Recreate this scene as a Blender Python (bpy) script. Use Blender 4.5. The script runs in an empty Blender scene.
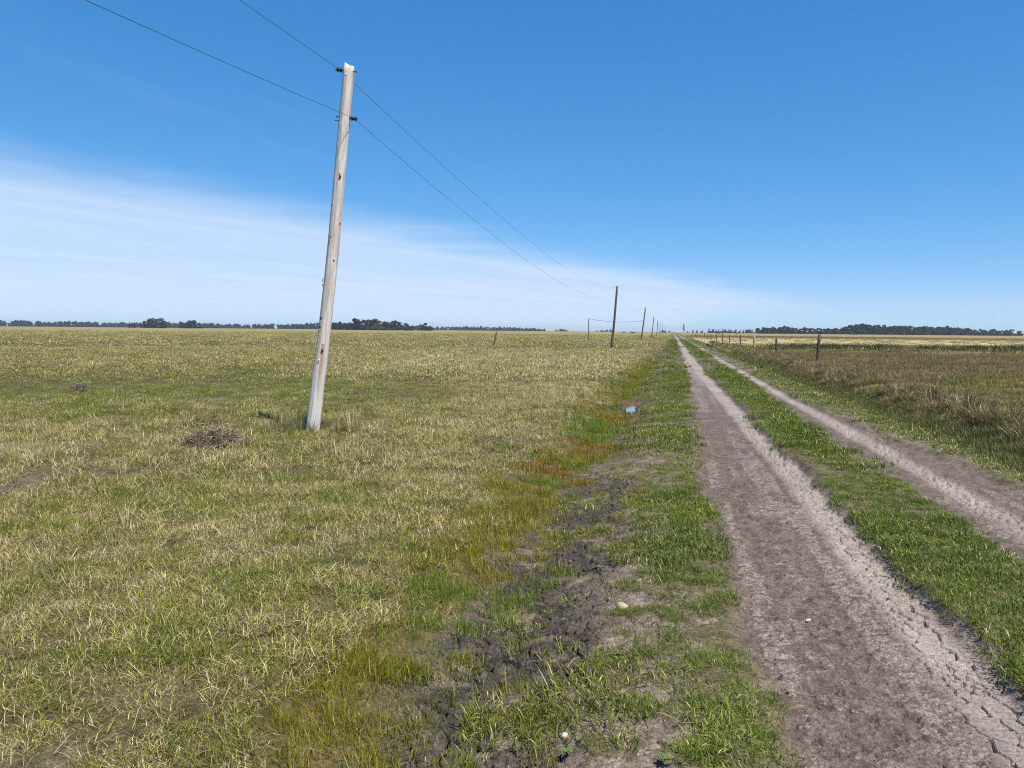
import bpy, bmesh, math, random
import numpy as np
from mathutils import Vector, Matrix, Quaternion

scene = bpy.context.scene
col = scene.collection
random.seed(7)

# ------------------------------------------------------------------ camera
FPX, CAM_H = 770.0, 1.55
PITCH, ROLL = math.atan(53.6 / FPX), math.radians(0.52)
F_ = Vector((0, math.cos(PITCH), -math.sin(PITCH)))
r0, u0 = Vector((1, 0, 0)), Vector((0, math.sin(PITCH), math.cos(PITCH)))
R_ = r0 * math.cos(ROLL) + u0 * math.sin(ROLL)
U_ = -r0 * math.sin(ROLL) + u0 * math.cos(ROLL)
cam = bpy.data.cameras.new('camera')
cam.sensor_width = 36.0
cam.lens = 36.0 * FPX / 1024.0
cam.clip_start, cam.clip_end = 0.05, 30000
cam_o = bpy.data.objects.new('camera', cam)
M = Matrix((R_, U_, -F_)).transposed().to_4x4()
M.translation = Vector((0, 0, CAM_H))
cam_o.matrix_world = M
col.objects.link(cam_o)
scene.camera = cam_o

# ------------------------------------------------------------------ light
SUN_EL, SUN_AZ = math.radians(60), math.radians(137)      # azimuth from +Y towards +X: behind and to the right
sun_vec = Vector((math.sin(SUN_AZ) * math.cos(SUN_EL), math.cos(SUN_AZ) * math.cos(SUN_EL), math.sin(SUN_EL)))
sl = bpy.data.lights.new('sun', 'SUN')
sl.energy, sl.angle, sl.color = 5.0, math.radians(0.53), (1.0, 0.93, 0.82)
so = bpy.data.objects.new('sun', sl)
so.rotation_mode = 'QUATERNION'
so.rotation_quaternion = (-sun_vec).to_track_quat('-Z', 'Y')
so.location = sun_vec * 60
col.objects.link(so)

world = bpy.data.worlds.new('World')
scene.world = world
world.use_nodes = True
wt = world.node_tree
wt.nodes.clear()


class NT:
    """small helper for node trees"""
    def __init__(self, tree):
        self.t = tree

    def n(self, typ, props=None, ins=None):
        nd = self.t.nodes.new(typ)
        for k, v in (props or {}).items():
            setattr(nd, k, v)
        for k, v in (ins or {}).items():
            self.set(nd.inputs[k], v)
        return nd

    def set(self, sock, v):
        if isinstance(v, bpy.types.NodeSocket):
            self.t.links.new(v, sock)
        elif v is not None:
            if isinstance(v, (tuple, list)) and len(v) == 3 and sock.type == 'RGBA':
                v = (*v, 1.0)
            sock.default_value = v

    def math(self, op, a, b=None, c=None, clamp=False):
        nd = self.n('ShaderNodeMath', {'operation': op, 'use_clamp': clamp})
        self.set(nd.inputs[0], a)
        if b is not None: self.set(nd.inputs[1], b)
        if c is not None: self.set(nd.inputs[2], c)
        return nd.outputs[0]

    def mix(self, f, a, b, blend='MIX'):
        nd = self.n('ShaderNodeMix', {'data_type': 'RGBA', 'blend_type': blend})
        self.set(nd.inputs[0], f)
        self.set(nd.inputs[6], a)
        self.set(nd.inputs[7], b)
        return nd.outputs[2]

    def ramp(self, v, lo, hi, a=0.0, b=1.0, smooth=True):
        nd = self.n('ShaderNodeMapRange', {'interpolation_type': 'SMOOTHSTEP' if smooth else 'LINEAR'})
        for i, x in enumerate((v, lo, hi, a, b)):
            self.set(nd.inputs[i], x)
        return nd.outputs[0]

    def noise(self, vec, scale, detail=4, rough=0.55, dist=0.0):
        nd = self.n('ShaderNodeTexNoise', {}, {'Scale': scale, 'Detail': detail, 'Roughness': rough, 'Distortion': dist})
        if vec is not None: self.set(nd.inputs['Vector'], vec)
        return nd.outputs['Fac']


W = NT(wt)
sky = W.n('ShaderNodeTexSky', {'sky_type': 'NISHITA', 'sun_disc': False, 'sun_elevation': SUN_EL,
                               'sun_rotation': SUN_AZ, 'altitude': 10.0, 'air_density': 0.7,
                               'dust_density': 0.0, 'ozone_density': 10.0})
tc = W.n('ShaderNodeTexCoord')
sp = W.n('ShaderNodeSeparateXYZ', {}, {0: tc.outputs['Generated']})
zz = W.math('MAXIMUM', sp.outputs[2], 0.012)
px = W.math('DIVIDE', sp.outputs[0], zz)
py = W.math('DIVIDE', sp.outputs[1], zz)
# a cirrus sheet high above: its edge is a straight line on the cloud plane
dd = W.math('DIVIDE', W.math('SUBTRACT', W.math('SUBTRACT', py, W.math('MULTIPLY', px, 1.66)), 9.0), 1.94)
al = W.math('DIVIDE', W.math('ADD', px, W.math('MULTIPLY', py, 1.66)), 1.94)
cv = W.n('ShaderNodeCombineXYZ', {}, {0: W.math('MULTIPLY', al, 0.10), 1: W.math('MULTIPLY', dd, 0.42)}).outputs[0]
n1 = W.noise(cv, 1.0, 9, 0.62, 0.8)
cv2 = W.n('ShaderNodeCombineXYZ', {}, {0: W.math('MULTIPLY', al, 0.22), 1: W.math('MULTIPLY', dd, 0.22), 2: 4.0}).outputs[0]
n2 = W.noise(cv2, 1.0, 5, 0.6, 0.3)
edge = W.math('ADD', W.math('ADD', dd, 0.15), W.math('MULTIPLY', W.math('SUBTRACT', n2, 0.5), 3.6))
body = W.math('MULTIPLY', W.ramp(edge, -0.6, 1.7), W.ramp(W.math('SUBTRACT', px, W.math('MULTIPLY', py, 0.18)), 0.5, 7.0, 1.0, 0.2))
streak = W.ramp(n1, 0.28, 0.62, 0.68, 1.0)
wisp = W.math('MULTIPLY', W.ramp(n1, 0.60, 0.80), W.math('MULTIPLY', W.ramp(edge, -5.0, -1.0), 0.16))
cl = W.math('ADD', W.math('MULTIPLY', W.math('MULTIPLY', body, streak), 0.76), wisp, clamp=True)
rgb = W.n('ShaderNodeSeparateColor', {}, {0: sky.outputs[0]})
def curve(sock, k, p):
    return W.math('MULTIPLY', W.math('POWER', sock, p), k)


hs = W.n('ShaderNodeCombineColor', {}, {0: W.math('MINIMUM', curve(rgb.outputs[0], 0.67, 1.27), 3.4), 1: curve(rgb.outputs[1], 1.41, 0.72), 2: curve(rgb.outputs[2], 2.32, 0.54)})
skyc = W.mix(cl, hs.outputs[0], (4.9, 5.75, 7.0))
bg = W.n('ShaderNodeBackground', {}, {'Color': skyc, 'Strength': 0.096})
wo = W.n('ShaderNodeOutputWorld', {}, {'Surface': bg.outputs[0]})

scene.view_settings.view_transform = 'Standard'
scene.view_settings.look = 'None'
scene.view_settings.exposure = 0.60
scene.view_settings.gamma = 1.0
scene.view_settings.use_curve_mapping = False
scene.cycles.max_bounces = 6
scene.cycles.diffuse_bounces = 3
scene.cycles.glossy_bounces = 2
scene.cycles.transmission_bounces = 3
scene.cycles.transparent_max_bounces = 8
scene.cycles.volume_bounces = 0
scene.cycles.filter_width = 1.1
scene.cycles.use_denoising = False

# ------------------------------------------------------------------ pixel <-> place helpers
npR, npU, npF = np.array(R_), np.array(U_), np.array(F_)
CAM = np.array((0, 0, CAM_H))


def ray(x, y):
    return (x - 512) / FPX * npR - (y - 384) / FPX * npU + npF


def ground_pt(x, y, z=0.0):
    d = ray(x, y)
    return CAM + d * ((z - CAM_H) / d[2])


_d = ray(668, 332)
AZ = math.atan2(_d[0], _d[1])                      # heading of the road and of the pole line
UX, UY = math.sin(AZ), math.cos(AZ)


def sw(x, y):                                     # along the road, to the right of it
    return x * UX + y * UY, x * UY - y * UX


def xy(s, w):
    return s * UX + w * UY, s * UY - w * UX


def at_depth(x, y, depth):                        # the point seen at a pixel, at a known distance ahead
    d = ray(x, y)
    return CAM + d * (depth / d[1])


# ------------------------------------------------------------------ noise in numpy
def _hash(ix, iy, seed):
    n = (ix.astype(np.int64) * 374761393 + iy.astype(np.int64) * 668265263 + seed * 982451653) & 0x7fffffff
    n = ((n ^ (n >> 13)) * 1274126177) & 0x7fffffff
    n = ((n ^ (n >> 15)) * 461845907) & 0x7fffffff
    return ((n ^ (n >> 16)) & 0xffff) / 65535.0


def vnoise(x, y, seed=0):
    x = np.asarray(x, float); y = np.asarray(y, float)
    ix, iy = np.floor(x), np.floor(y)
    fx, fy = x - ix, y - iy
    fx = fx * fx * (3 - 2 * fx); fy = fy * fy * (3 - 2 * fy)
    a, b = _hash(ix, iy, seed), _hash(ix + 1, iy, seed)
    c, d = _hash(ix, iy + 1, seed), _hash(ix + 1, iy + 1, seed)
    return (a + (b - a) * fx) * (1 - fy) + (c + (d - c) * fx) * fy


def fbm(x, y, seed=0, octv=4, gain=0.5):          # about -0.5 .. 0.5
    x = np.asarray(x, float); y = np.asarray(y, float)
    t, a, tot = 0, 1.0, 0
    for o in range(octv):
        t = t + a * (vnoise(x * 2.03 ** o + 17.3 * o, y * 2.03 ** o - 9.1 * o, seed + o) - 0.5)
        tot += a; a *= gain
    return t / tot


def voronoi(x, y, seed=0):                        # distance to the border between cells, cell id
    ix, iy = np.floor(x), np.floor(y)
    f1 = np.full(x.shape, 9.0); f2 = np.full(x.shape, 9.0); cid = np.zeros(x.shape)
    for dx in (-1, 0, 1):
        for dy in (-1, 0, 1):
            cx, cy = ix + dx, iy + dy
            h1, h2 = _hash(cx, cy, seed), _hash(cx, cy, seed + 51)
            d = np.hypot(cx + 0.1 + 0.8 * h1 - x, cy + 0.1 + 0.8 * h2 - y)
            near = d < f1
            f2 = np.where(near, f1, np.minimum(f2, d))
            cid = np.where(near, h1, cid)
            f1 = np.where(near, d, f1)
    return f2 - f1, cid


def sst(a, b, v):
    t = np.clip((v - a) / (b - a), 0, 1)
    return t * t * (3 - 2 * t)


def band(w, a, b, soft):
    return sst(a - soft, a + soft, w) * (1 - sst(b - soft, b + soft, w))


# ------------------------------------------------------------------ the zones of the place
def zones(x, y):
    s, w = sw(x, y)
    w = w - 0.006 * np.maximum(0, s - 25)                      # the road drifts a little to the right far off
    near = 1 - sst(25, 60, s)
    wob = 0.30 * fbm(x * 0.8, y * 0.8, 3, 4) + 0.12 * fbm(x * 5, y * 5, 5, 3)
    wr = w + wob * (0.45 + 0.55 * near)
    z = {}
    r1e = np.interp(s, [0, 5, 9, 14, 30], [1.53, 1.54, 1.58, 1.55, 1.5])
    l1e = np.interp(s, [0, 3, 4.2, 9, 14, 30, 60], [0.56, 0.52, 0.46, 0.38, 0.52, 0.74, 0.8])
    l2e = np.interp(s, [0, 6, 12, 20, 40], [2.46, 2.42, 2.38, 2.5, 2.62])
    r2e = np.interp(s, [0, 9, 11, 14, 18, 40], [3.66, 3.56, 3.42, 3.25, 3.06, 3.08])
    z['d1'] = band(wr + 0.35 * np.minimum(wob, 0), l1e, r1e, 0.07)
    z['d2'] = band(wr, l2e, r2e, 0.09)
    z['dirt'] = np.maximum(z['d1'], z['d2'])
    wq = w + 0.10 * fbm(x * 1.5, y * 1.5, 9, 4)
    p1 = band(wq, np.interp(s, [0, 4, 8, 17, 40], [1.20, 1.24, 1.27, 1.22, 0.95]), r1e - 0.03, 0.07)
    p2 = band(wq, 2.78, 3.05, 0.09)
    z['pale'] = np.maximum(p1, p2)
    far = sst(14, 40, s)
    z['pale'] = np.maximum(z['pale'], z['dirt'] * far * 0.6)
    # mud in the ditch and worn soil on the verge
    wm = w + 0.55 * fbm(x * 0.9, y * 0.9, 21, 4) + 0.18 * fbm(x * 4, y * 4, 23, 3)
    mud = band(wm, np.interp(s, [0, 3, 5, 8, 11, 18], [-1.05, -1.18, -1.22, -1.08, -0.85, -0.8]),
               np.interp(s, [0, 3, 5, 8, 11, 18], [-0.36, -0.38, -0.34, -0.30, -0.3, -0.4]), 0.14)
    isl = sst(-0.17, -0.05, fbm(x * 2.6, y * 2.6, 25, 4) + 0.5 * fbm(x * 9, y * 9, 27, 2))
    z['ditch'] = mud * (1 - sst(7.5, 11, s) * 0.62)
    z['mud'] = z['ditch'] * isl
    z['mustard'] = band(wm, -1.62, np.interp(s, [0, 6, 12, 20], [-0.88, -0.95, -0.72, -0.75]), 0.16) * (1 - 0.5 * sst(30, 60, s))
    z['verge'] = band(wr, -0.55, l1e, 0.12)
    bare = sst(0.03, 0.10, 0.6 * fbm(x * 5.5, y * 5.5, 31, 4) + 0.65 * fbm(x * 15, y * 15, 33, 3) + 0.09 * (1 - sst(-0.35, 0.1, w)) + 0.03 * (1 - sst(-0.2, 0.1, w)) * (1 - sst(6, 9, s)) - 0.07 * sst(0.05, 0.3, w) - 0.06 * sst(7, 12, s))
    z['bare'] = bare * z['verge']
    z['strip'] = band(wr, r1e, l2e, 0.08)
    z['rverge'] = sst(-0.08, 0.08, wr - r2e) * (1 - sst(4.75, 5.05, wr))
    z['rbare'] = z['rverge'] * (1 - sst(0.0, 0.7, wr - r2e)) * sst(-0.12, 0.10, fbm(x * 1.7, y * 1.7, 41, 4)) * 0.9
    z['green'] = np.maximum.reduce([z['verge'], z['strip'], z['rverge']])
    z['lfield'] = 1 - sst(-1.75, -1.35, wm)
    z['rfield'] = sst(4.8, 5.1, wr)
    z['s'], z['w'], z['wr'] = s, w, wr
    pud = np.exp(-((s - 17.6) / 1.6) ** 4 - ((w + 0.78) / 0.36) ** 4)
    z['mustard'] = z['mustard'] * (1 - pud); z['ditch'] = np.maximum(z['ditch'], pud); z['mud'] = np.maximum(z['mud'], pud)
    z['spot'] = sst(0.16, 0.26, fbm(x * 1.3, y * 1.3, 51, 4)) * (1 - sst(-1.75, -1.35, wm))
    z['paleband'] = z['rfield'] * sst(80, 95, y + 14 * fbm(x * .02, y * .02, 47, 3)) * (1 - 0.75 * sst(170, 230, y))
    # worn pale strip in the left field
    z['path'] = (1 - sst(0.25, 0.8, np.abs(y - 9.7 - 0.42 * (x + 6.4) + 0.9 * fbm(x * .5, y * .5, 49, 3)))) * (1 - sst(-6.4, -4.8, x)) * sst(-18, -9, x)
    return z


def height(x, y, fine=False):
    x = np.asarray(x, float); y = np.asarray(y, float)
    z = zones(x, y)
    s, w = z['s'], z['w']
    r = np.hypot(x, y)
    h = 0.07 * fbm(x * 0.12, y * 0.12, 61, 3) * (1 - 0.6 * sst(60, 200, r))
    h = h - 0.05 * z['dirt'] + 0.02 * z['strip']
    h = h - 0.13 * np.exp(-((w + 0.95) / 0.55) ** 2) * (0.8 + 0.8 * vnoise(s * 0.3, w * .3, 63)) * (1 - 0.6 * sst(30, 80, s))
    h = h + 0.05 * sst(1.3, 2.2, -w)
    h = h - 0.20 * np.exp(-((w - 4.6) / 0.5) ** 2) + 0.14 * sst(4.9, 5.7, w)
    h = h - 0.14 * np.exp(-((s - 18.0) / 1.3) ** 2 - ((w + 0.8) / 0.42) ** 2)
    h = h + 0.025 * fbm(x * 1.6, y * 1.6, 65, 4)
    # the brush heap's mound and a hoof hole
    if fine:
        nearm = 1 - sst(12, 22, r)
        lump = fbm(x * 7, y * 7, 67, 4)
        h = h + 0.030 * lump * (1 - z['dirt']) * nearm
        rough = np.maximum(z['dirt'] * (1 - z['pale']), 0)
        # crumbly, trodden part of the track
        rid = 1 - 2 * np.abs(fbm(s * 13, w * 6, 71, 4))
        h = h + nearm * rough * (0.040 * (rid - 0.75) + 0.040 * fbm(x * 22, y * 22, 73, 4, 0.65) + 0.03 * fbm(x * 4, y * 4, 75, 3))
        # shrinkage cracks
        wx = x + 0.05 * fbm(x * 9, y * 9, 77, 3); wy = y + 0.05 * fbm(x * 9 + 40, y * 9, 79, 3)
        e1, c1 = voronoi(wx * 9.0, wy * 9.0, 81)
        e2, c2 = voronoi(wx * 19, wy * 19, 83)
        gate = sst(-0.40, -0.15, fbm(x * 1.3, y * 1.3, 85, 3))
        crack = (1 - sst(0.03, 0.075 + 0.10 * vnoise(x * 2.3, y * 2.3, 89), e1)) * gate + 0.6 * (1 - sst(0.03, 0.14, e2)) * sst(-0.05, 0.15, fbm(x * 2, y * 2, 87, 2))
        h = h + nearm * z['pale'] * (-0.055 * np.minimum(crack, 1) + 0.007 * fbm(x * 14, y * 14, 88, 4, 0.6))
        # cracked mud with tilted, trodden clods
        e3, c3 = voronoi(wx * 8.0 + 3.3, wy * 8.0, 91)
        e4, c4 = voronoi(wx * 17 + 1.3, wy * 17, 93)
        hoof, hc = voronoi(x * 3.1, y * 3.1, 95)
        mudh = -0.050 * (1 - sst(0.02, 0.04 + 0.12 * vnoise(x * 3, y * 3, 98), e3)) - 0.016 * (1 - sst(0.02, 0.12, e4)) + 0.012 * (c3 - 0.5) + 0.030 * (hc - 0.5) * sst(0.1, 0.3, hoof) + 0.065 * fbm(x * 7, y * 7, 97, 5, 0.6)
        h = h + nearm * z['mud'] * mudh
        # trodden hollows in the verge's bare spots
        h = h - nearm * z['bare'] * (0.012 + 0.03 * np.maximum(0, lump)) + nearm * np.maximum(z['bare'], z['rbare']) * 0.03 * fbm(x * 24, y * 24, 99, 4, 0.6)
        hx, hy = ground_pt(660, 634)[:2]
        h = h - 0.05 * np.exp(-(((x - hx) / 0.035) ** 2 + ((y - hy) / 0.06) ** 2))
    return (h, z) if fine else h


# ------------------------------------------------------------------ mesh helpers
def mesh_from(name, verts, faces, smooth=True):
    me = bpy.data.meshes.new(name)
    me.from_pydata([tuple(v) for v in verts], [], [tuple(f) for f in faces])
    if smooth:
        me.polygons.foreach_set('use_smooth', [True] * len(me.polygons))
    me.update()
    return me


def obj(name, me, m=None, parent=None, loc=None):
    o = bpy.data.objects.new(name, me)
    if m is not None and len(me.materials) == 0:
        me.materials.append(m)
    col.objects.link(o)
    if parent is not None:
        o.parent = parent
    if loc is not None:
        o.location = loc
    return o


def tag(o, label=None, cat=None, group=None, kind=None):
    if label: o['label'] = label
    if cat: o['category'] = cat
    if group: o['group'] = group
    if kind: o['kind'] = kind
    return o


def thing(name, loc, label, cat, group=None):
    o = bpy.data.objects.new(name, None)
    o.empty_display_size = 0.2
    col.objects.link(o)
    o.location = loc
    return tag(o, label, cat, group)


def material(name):
    m = bpy.data.materials.new(name)
    m.use_nodes = True
    m.node_tree.nodes.clear()
    t = NT(m.node_tree)
    out = t.n('ShaderNodeOutputMaterial')
    return m, t, out


def simple(name, c, rough=0.8, var=0.25, scale=12.0, bump=0.0, c2=None, metallic=0.0, spec=0.3):
    m, t, out = material(name)
    co = t.n('ShaderNodeTexCoord').outputs['Object']
    f = t.noise(co, scale, 5, 0.6)
    cc = t.mix(t.ramp(f, 0.3, 0.7), tuple(v * (1 - var) for v in c), c2 or tuple(min(1, v * (1 + var)) for v in c))
    b = t.n('ShaderNodeBsdfPrincipled', {}, {'Base Color': cc, 'Roughness': rough, 'Metallic': metallic, 'Specular IOR Level': spec})
    if bump:
        bp = t.n('ShaderNodeBump', {}, {'Strength': bump, 'Distance': 0.01, 'Height': t.noise(co, scale * 3, 4)})
        t.set(b.inputs['Normal'], bp.outputs[0])
    t.set(out.inputs[0], b.outputs[0])
    return m


# ------------------------------------------------------------------ ground sheet
def build_ground():
    az = np.concatenate([np.arange(-180, -60, 4.0), np.arange(-60, -44, 1.0), np.arange(-44, -24, 0.2),
                         np.arange(-24, 44, 0.09), np.arange(44, 60, 1.0), np.arange(60, 180, 4.0)])
    az = np.radians(az)
    K = CAM_H * FPX
    rr = np.concatenate([np.array([0.3, 0.8, 1.3, 1.7, 2.0]), K / np.arange(545, 250, -0.45), K / np.arange(250, 130, -0.6), K / np.arange(130, 4, -1.0),
                         np.geomspace(K / 3.9, 9000, 22)])
    A, Rr = np.meshgrid(az, rr)
    x = (Rr * np.sin(A)).ravel(); y = (Rr * np.cos(A)).ravel()
    h, z = height(x, y, True)
    n, m = len(rr), len(az)
    verts = np.empty((n * m + 1, 3), np.float32)
    verts[:-1, 0], verts[:-1, 1], verts[:-1, 2] = x, y, h
    verts[-1] = (0, 0, float(height(np.array([0.0]), np.array([0.0]))[0]))
    i = np.arange(n - 1)[:, None] * m
    j = np.arange(m)[None, :]
    j2 = (j + 1) % m
    quads = np.stack([i + j, i + m + j, i + m + j2, i + j2], -1).reshape(-1, 4)[:, ::-1]
    c = n * m
    tris = np.stack([np.arange(m), (np.arange(m) + 1) % m, np.full(m, c)], -1)[:, ::-1]
    me = bpy.data.meshes.new('ground')
    nl = quads.size + tris.size
    me.vertices.add(len(verts)); me.loops.add(nl); me.polygons.add(len(quads) + len(tris))
    me.vertices.foreach_set('co', verts.ravel())
    me.loops.foreach_set('vertex_index', np.concatenate([quads.ravel(), tris.ravel()]).astype(np.int32))
    st = np.concatenate([np.arange(len(quads)) * 4, quads.size + np.arange(len(tris)) * 3]).astype(np.int32)
    me.polygons.foreach_set('loop_start', st)
    me.update(calc_edges=True)
    me.polygons.foreach_set('use_smooth', np.ones(len(me.polygons), bool))

    def attr(nm, chans):
        a = me.attributes.new(nm, 'FLOAT_COLOR', 'POINT')
        d = np.zeros((n * m + 1, 4), np.float32)
        for k, v in enumerate(chans):
            d[:-1, k] = v
        a.data.foreach_set('color', d.ravel())
    attr('zone_a', (z['dirt'], z['pale'] * z['dirt'], z['mud'], z['mustard']))
    attr('zone_b', (z['green'], z['rfield'], z['paleband'], np.maximum.reduce([z['bare'], z['rbare'], z['ditch'] * 0.95, z['spot'] * 0.25 * (1 - sst(25, 40, z['s']))])))
    crust = sst(-0.12, 0.16, 1.1 * fbm(z['s'] * 0.22, z['w'] * 9.0, 101, 4) + 0.6 * fbm(x * 1.6, y * 1.6, 103, 3) + 0.12 * np.exp(-((z['w'] - 0.98) / 0.16) ** 2) - 0.10 * (1 - sst(0.5, 0.75, z['w'])))
    attr('zone_c', (z['path'], z['lfield'], crust, z['w'] * 0))
    return me


gm, t, out = material('ground')
geo = t.n('ShaderNodeNewGeometry').outputs['Position']
za = t.n('ShaderNodeAttribute', {'attribute_name': 'zone_a'})
zb = t.n('ShaderNodeAttribute', {'attribute_name': 'zone_b'})
zc = t.n('ShaderNodeAttribute', {'attribute_name': 'zone_c'})
sa = t.n('ShaderNodeSeparateColor', {}, {0: za.outputs['Color']})
sb = t.n('ShaderNodeSeparateColor', {}, {0: zb.outputs['Color']})
sc_ = t.n('ShaderNodeSeparateColor', {}, {0: zc.outputs['Color']})
nA = t.noise(geo, 0.05, 6, 0.6); nB = t.noise(geo, 0.6, 6, 0.65); nC = t.noise(geo, 9.0, 6, 0.65); nD = t.noise(geo, 60.0, 4, 0.6)
nE = t.noise(geo, 0.012, 4, 0.55)
# thatch of the fields
field = t.mix(t.ramp(nB, 0.35, 0.68), (0.155, 0.150, 0.048), (0.295, 0.245, 0.105))
field = t.mix(t.ramp(nA, 0.42, 0.66, 0, 0.6), field, (0.145, 0.150, 0.042))
field = t.mix(t.ramp(nE, 0.42, 0.62, 0, 0.6), field, (0.30, 0.255, 0.115))
field = t.mix(t.ramp(nC, 0.35, 0.72, 0, 0.5), field, (0.115, 0.092, 0.05))
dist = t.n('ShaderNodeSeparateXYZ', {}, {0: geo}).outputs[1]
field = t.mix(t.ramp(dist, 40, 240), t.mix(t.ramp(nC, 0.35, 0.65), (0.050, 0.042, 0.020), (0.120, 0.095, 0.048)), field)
rf = t.mix(t.ramp(nB, 0.35, 0.7), (0.115, 0.097, 0.040), (0.225, 0.180, 0.085))
rf = t.mix(t.ramp(nA, 0.4, 0.66, 0, 0.7), rf, (0.12, 0.11, 0.036))
c = t.mix(sb.outputs[1], field, rf)
c = t.mix(sb.outputs[2], c, t.mix(t.ramp(nB, .3, .7), (0.36, 0.30, 0.14), (0.44, 0.37, 0.19)))
c = t.mix(t.math('MULTIPLY', sc_.outputs[0], 0.7), c, (0.27, 0.215, 0.155))
grn = t.mix(t.ramp(nC, 0.35, 0.7), (0.078, 0.066, 0.034), (0.150, 0.122, 0.074))
c = t.mix(sb.outputs[0], c, grn)
c = t.mix(t.math('MULTIPLY', za.outputs['Alpha'], 0.8), c, t.mix(t.ramp(nC, .35, .7), (0.075, 0.068, 0.022), (0.12, 0.08, 0.035)))
soil = t.mix(t.ramp(nC, 0.3, 0.7), (0.105, 0.080, 0.062), (0.230, 0.185, 0.148))
c = t.mix(zb.outputs['Alpha'], c, soil)
mud = t.mix(t.ramp(nC, 0.32, 0.7), (0.038, 0.032, 0.027), (0.086, 0.072, 0.060))
mud = t.mix(t.ramp(nB, 0.5, 0.68, 0, 0.7), mud, (0.15, 0.122, 0.105))
c = t.mix(sa.outputs[2], c, mud)
nF = t.noise(t.n('ShaderNodeMapping', {}, {0: geo, 2: (0, 0, AZ), 3: (0.55, 1.7, 1.0)}).outputs[0], 20.0, 6, 0.7, 0.5)
dirt = t.mix(t.ramp(nC, 0.36, 0.62), (0.104, 0.077, 0.066), (0.175, 0.138, 0.119))
dirt = t.mix(t.ramp(t.math('ADD', nF, t.math('MULTIPLY', t.math('SUBTRACT', sc_.outputs[2], 0.5), 0.15)), 0.50, 0.60, 0, 0.9), dirt, (0.270, 0.228, 0.202))
dirt = t.mix(t.ramp(nD, 0.42, 0.60, 0, 0.65), dirt, (0.066, 0.045, 0.039))
palec = t.mix(t.ramp(nB, 0.35, 0.65), (0.230, 0.192, 0.170), (0.300, 0.257, 0.230))
palec = t.mix(t.ramp(nC, 0.45, 0.75, 0, 0.45), palec, (0.150, 0.118, 0.100))
dirt = t.mix(sa.outputs[1], dirt, palec)
c = t.mix(sa.outputs[0], c, dirt)
vo1 = t.n('ShaderNodeTexVoronoi', {}, {'Vector': geo, 'Scale': 95.0, 'Randomness': 1.0})
vo2 = t.n('ShaderNodeTexVoronoi', {}, {'Vector': t.n('ShaderNodeVectorMath', {'operation': 'ADD'}, {0: geo, 1: t.n('ShaderNodeTexNoise', {}, {'Vector': geo, 'Scale': 30.0}).outputs['Color']}).outputs[0], 'Scale': 34.0})
cr1 = t.n('ShaderNodeSeparateColor', {}, {0: vo1.outputs['Color']}).outputs[0]
cr2 = t.n('ShaderNodeSeparateColor', {}, {0: vo2.outputs['Color']}).outputs[1]
crumb = t.math('MULTIPLY', t.ramp(cr1, 0, 1, 0.66, 1.34, False), t.ramp(cr2, 0, 1, 0.80, 1.22, False))
crumb = t.math('ADD', t.math('MULTIPLY', crumb, t.ramp(sa.outputs[1], 0, 1, 1.0, 0.55)), t.ramp(sa.outputs[1], 0, 1, 0.0, 0.45))
fine = t.math('MULTIPLY', t.ramp(nD, 0.25, 0.75, 0.74, 1.26), crumb)
c = t.mix(1.0, c, t.n('ShaderNodeCombineColor', {}, {0: fine, 1: fine, 2: fine}).outputs[0], 'MULTIPLY')
hb = t.math('ADD', t.math('ADD', t.math('MULTIPLY', nD, 0.5), t.math('MULTIPLY', t.noise(geo, 180, 3, 0.6), 0.25)), t.math('ADD', t.math('MULTIPLY', cr1, 0.22), t.math('MULTIPLY', vo1.outputs['Distance'], -0.35)))
bp = t.n('ShaderNodeBump', {}, {'Strength': 0.9, 'Distance': 0.012, 'Height': hb})
bs = t.n('ShaderNodeBsdfPrincipled', {}, {'Base Color': c, 'Roughness': 0.92, 'Specular IOR Level': 0.15, 'Normal': bp.outputs[0]})
t.set(out.inputs[0], bs.outputs[0])

ground = tag(obj('ground', build_ground(), gm), 'flat open pasture with a two-rut dirt track and a muddy ditch', 'ground', kind='structure')

# ------------------------------------------------------------------ water in the ditch
wm_, t, out = material('water')
bs = t.n('ShaderNodeBsdfPrincipled', {}, {'Base Color': (0.24, 0.215, 0.18), 'Roughness': 0.03, 'Specular IOR Level': 1.0, 'IOR': 1.6})
geo = t.n('ShaderNodeNewGeometry').outputs['Position']
bp = t.n('ShaderNodeBump', {}, {'Strength': 0.015, 'Distance': 0.01, 'Height': t.noise(geo, 14, 3)})
t.set(bs.inputs['Normal'], bp.outputs[0]); t.set(out.inputs[0], bs.outputs[0])
vs = [xy(18.0, -0.8)]
for k in range(28):
    a = k / 28 * 2 * math.pi
    q = 1 + 0.25 * math.sin(3 * a + 1) + 0.12 * math.sin(7 * a)
    vs.append(xy(18.3 + 1.2 * q * math.cos(a), -0.8 + 0.10 * q * math.sin(a)))
pz = float(height(np.array([vs[0][0]]), np.array([vs[0][1]]))[0]) + 0.066
pm = mesh_from('water', [(p[0], p[1], pz) for p in vs], [(0, 1 + k, 1 + (k + 1) % 28) for k in range(28)])
tag(obj('water', pm, wm_), 'small bright puddle lying in the ditch', 'puddle', kind='structure')

# ------------------------------------------------------------------ grass
SRC = bpy.data.collections.new('grass_sources')      # holds the clump meshes, not linked to the scene


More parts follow.
